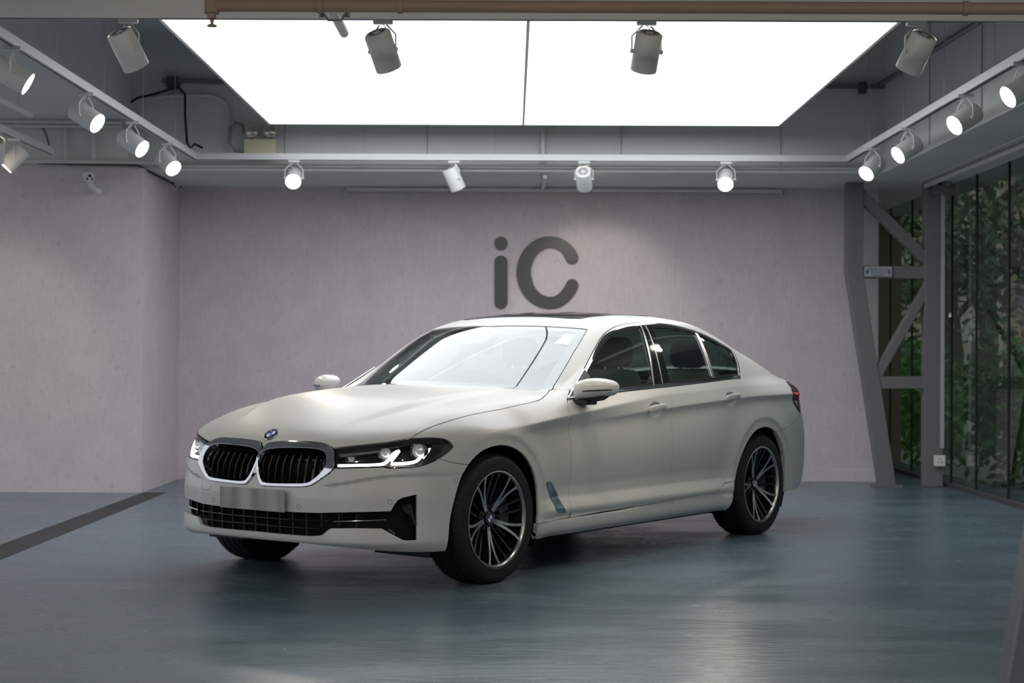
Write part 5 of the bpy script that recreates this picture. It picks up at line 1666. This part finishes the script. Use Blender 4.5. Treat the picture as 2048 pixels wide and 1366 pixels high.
# black sail plate at the window corner, with the chrome corner strips
sail = T([(1135.5, 798), (1141.5, 786), (1150, 770.5), (1160, 753), (1168, 741), (1178, 752), (1180, 793)])
cs1 = T([(1136, 798.2), (1142.5, 786), (1151, 770), (1160, 754), (1168, 740.5)]); cs2 = T([(1136, 798.2), (1150, 796), (1180, 791.5)])
for s in (1, -1):
    S = np.array([1, s, 1])
    sp_o = panel('sail_plate', sail * S, 'cx', black_plastic, car, gap=0, step=.012, off=.005, flange=.02)[0]
    surf_tube(cs1 * S, .0075, .004, 'corner_strip', chrome, sp_o, 8)
    surf_tube(cs2 * S, .0060, .004, 'corner_strip', chrome, sp_o, 8)
    pt = T([(1119, 779.5), (1140, 779.5), (1141, 790), (1135, 799), (1128, 796)])
    panel('fender_filler', pt * S, 'cx', matte_black, car, gap=0, step=.03, off=-.012, flange=0)
# ------------------------------------------------------------------ roof antenna
fin = on_body(-2.72, y=0)[0]
mb = MB()
vs = []
for t, w, h in ((0, .004, .0), (.25, .022, .028), (.6, .028, .05), (.9, .022, .056), (1.0, .010, .052)):
    x = fin[0] + .085 - .17 * t; zz = on_body(x, y=0)[0][2] - .006
    vs += [(x, -w, zz), (x, 0, zz + h + .006), (x, w, zz)]
mb.add(vs, [(3*i + j, 3*i + 3 + j, 3*i + 4 + j, 3*i + j + 1) for i in range(4) for j in (0, 1)] + [(12, 13, 14)], True)
mb.build('roof_antenna', paint, car)

# ------------------------------------------------------------------ cabin
MB().box((-3.3, -.70, .24), (-.62, .70, .27)).build('cabin_floor', dash_mat, car)
d = MB()
n = 13
vs = []
for k in range(n):
    y = -.72 + 1.44 * k / (n - 1)
    bump = .02 * math.exp(-((y + .37) / .16) ** 2)
    f = -.40 - .36 * (y / .72) ** 2
    vs += [(f - .10, y, .955), (f - .25, y, .965 + bump), (-.98, y, .93 + bump), (-1.06, y, .84), (-1.02, y, .62), (-.95, y, .45)]
d.add(vs, [(6*i + j, 6*i + 6 + j, 6*i + 7 + j, 6*i + j + 1) for i in range(n - 1) for j in range(5)], True)
d.build('dashboard', dash_mat, car)
sw = [(-1.16 + .045 * math.sin(a) * .9, -.37 + .185 * math.cos(a), .86 + .185 * math.sin(a)) for a in np.linspace(0, 2 * math.pi, 36, endpoint=False)]
stw = MB().tube(sw, .014, 8, closed=True).build('steering_wheel', dark_and_shaded_leather, car)
MB().lathe([(0, .03), (.06, .025), (.07, 0)], 20, Matrix.Translation((-1.14, -.37, .85)) @ Matrix.Rotation(-math.pi/2 + .25, 4, 'Y')).build('wheel_boss', dark_and_shaded_leather, stw)
MB().bar((-1.15, -.54, .86), (-1.15, -.20, .86), .03, .02).build('wheel_spoke', dark_and_shaded_leather, stw)
def cushion(mb, secs):
    """closed loft of rounded sections (centre, half-width(y), half-thickness, normal dir)"""
    n = 16; vs = []
    for c, hw, ht, nd in secs:
        nd = Vector(nd).normalized()
        for k in range(n):
            a = 2 * math.pi * k / n
            cy = math.copysign(abs(math.cos(a)) ** .5, math.cos(a)); sy = math.copysign(abs(math.sin(a)) ** .7, math.sin(a))
            vs.append(Vector(c) + Vector((0, hw * cy, 0)) + nd * (ht * sy))
    m = len(secs)
    mb.add(vs, [(i*n + k, i*n + (k+1) % n, (i+1)*n + (k+1) % n, (i+1)*n + k) for i in range(m - 1) for k in range(n)], True)
    mb.add(vs[:n], [tuple(range(n - 1, -1, -1))]); mb.add(vs[-n:], [tuple(range(n))])
def seat(name, x, y, hw, head=True, z0=.43):
    st = empty(name); st.parent = car; st.location = (x, y, 0)
    a = MB(); cushion(a, [((.50, 0, z0 + .09), hw * .9, .04, (0, 0, 1)), ((.44, 0, z0 + .10), hw, .075, (0, 0, 1)), ((.1, 0, z0 + .06), hw, .085, (0, 0, 1)), ((-.05, 0, z0 + .04), hw * .95, .08, (0, 0, 1))])
    a.build('seat_cushion', leather, st)
    b = MB(); cushion(b, [((.04, 0, z0 + .06), hw * .9, .05, (1, 0, .3)), ((-.02, 0, z0 + .15), hw, .085, (1, 0, .3)), ((-.12, 0, z0 + .42), hw * 1.02, .085, (1, 0, .3)), ((-.20, 0, z0 + .62), hw * .88, .06, (1, 0, .3)), ((-.22, 0, z0 + .67), hw * .7, .035, (1, 0, .3))])
    b.build('seat_back', leather, st)
    if head:
        h = MB(); cushion(h, [((-.215, 0, z0 + .70), .10, .03, (1, 0, .2)), ((-.22, 0, z0 + .73), .135, .055, (1, 0, .2)), ((-.235, 0, z0 + .84), .13, .055, (1, 0, .2)), ((-.24, 0, z0 + .88), .10, .03, (1, 0, .2))])
        hr = h.build('headrest', leather if name == 'front_seat' else dark_and_shaded_leather, st)  # rear headrests get a dark colour: the shade of their unlit silhouette
        for q in (-.05, .05):
            MB().tube([(-.205, q, z0 + .62), (-.215, q, z0 + .72)], .006, 6).build('headrest_post', chrome, hr)
    return st
for y in (.37, -.37):
    seat('front_seat', -1.75, y, .25)
for y in (.36, -.36):
    seat('rear_seat', -2.72, y, .33, z0=.42)
MB().box((-3.72, -.62, 1.0), (-3.02, .62, 1.015)).build('parcel_shelf', dash_mat, car)
MB().box((-1.9, -.10, .27), (-1.0, .10, .62)).build('centre_console', dash_mat, car, bevel=.02)
mir = MB().box((-.01, -.12, -.03), (.01, .12, .03)).build('interior_mirror', black_plastic, car, bevel=.008)
mir.location = (-1.02, 0, 1.235)
mb = MB().box((-.09, -.09, -.018), (.07, .09, .018)).build('sensor_housing', black_plastic, car, bevel=.01)
mb.location = (-1.04, 0, 1.28); mb.rotation_euler = (0, .45, 0)
for s in (1, -1):
    v = MB().box((-.08, -.20, -.008), (.08, .20, .008)).build('sun_visor', headliner, car, bevel=.006)
    v.location = (-1.33, s * .36, 1.345); v.rotation_euler = (0, .40, 0)
# sheet of paper on the dashboard, sticker at the top of the windscreen
pp = MB(); vs = []
for i in range(9):
    for j in range(5):
        u, v = i / 8, j / 4
        vs.append((-.72 - .21 * v, -.20 - .30 * u, .978 + .012 * math.sin(u * 5) * v + .02 * max(0, u - .8)))
pp.add(vs, [(5*i + j, 5*i + j + 1, 5*i + j + 6, 5*i + j + 5) for i in range(8) for j in range(4)], True)
pp.build('paper_sheet', paper, car)
st_ = T([(1131, 665), (1158, 668.5), (1143, 687.5), (1108, 684)])
panel('windscreen_sticker', st_, 'cx', mat('sticker', (.75, .80, .76), rough=.5), car, gap=0, step=.03, off=-.009, flange=0)
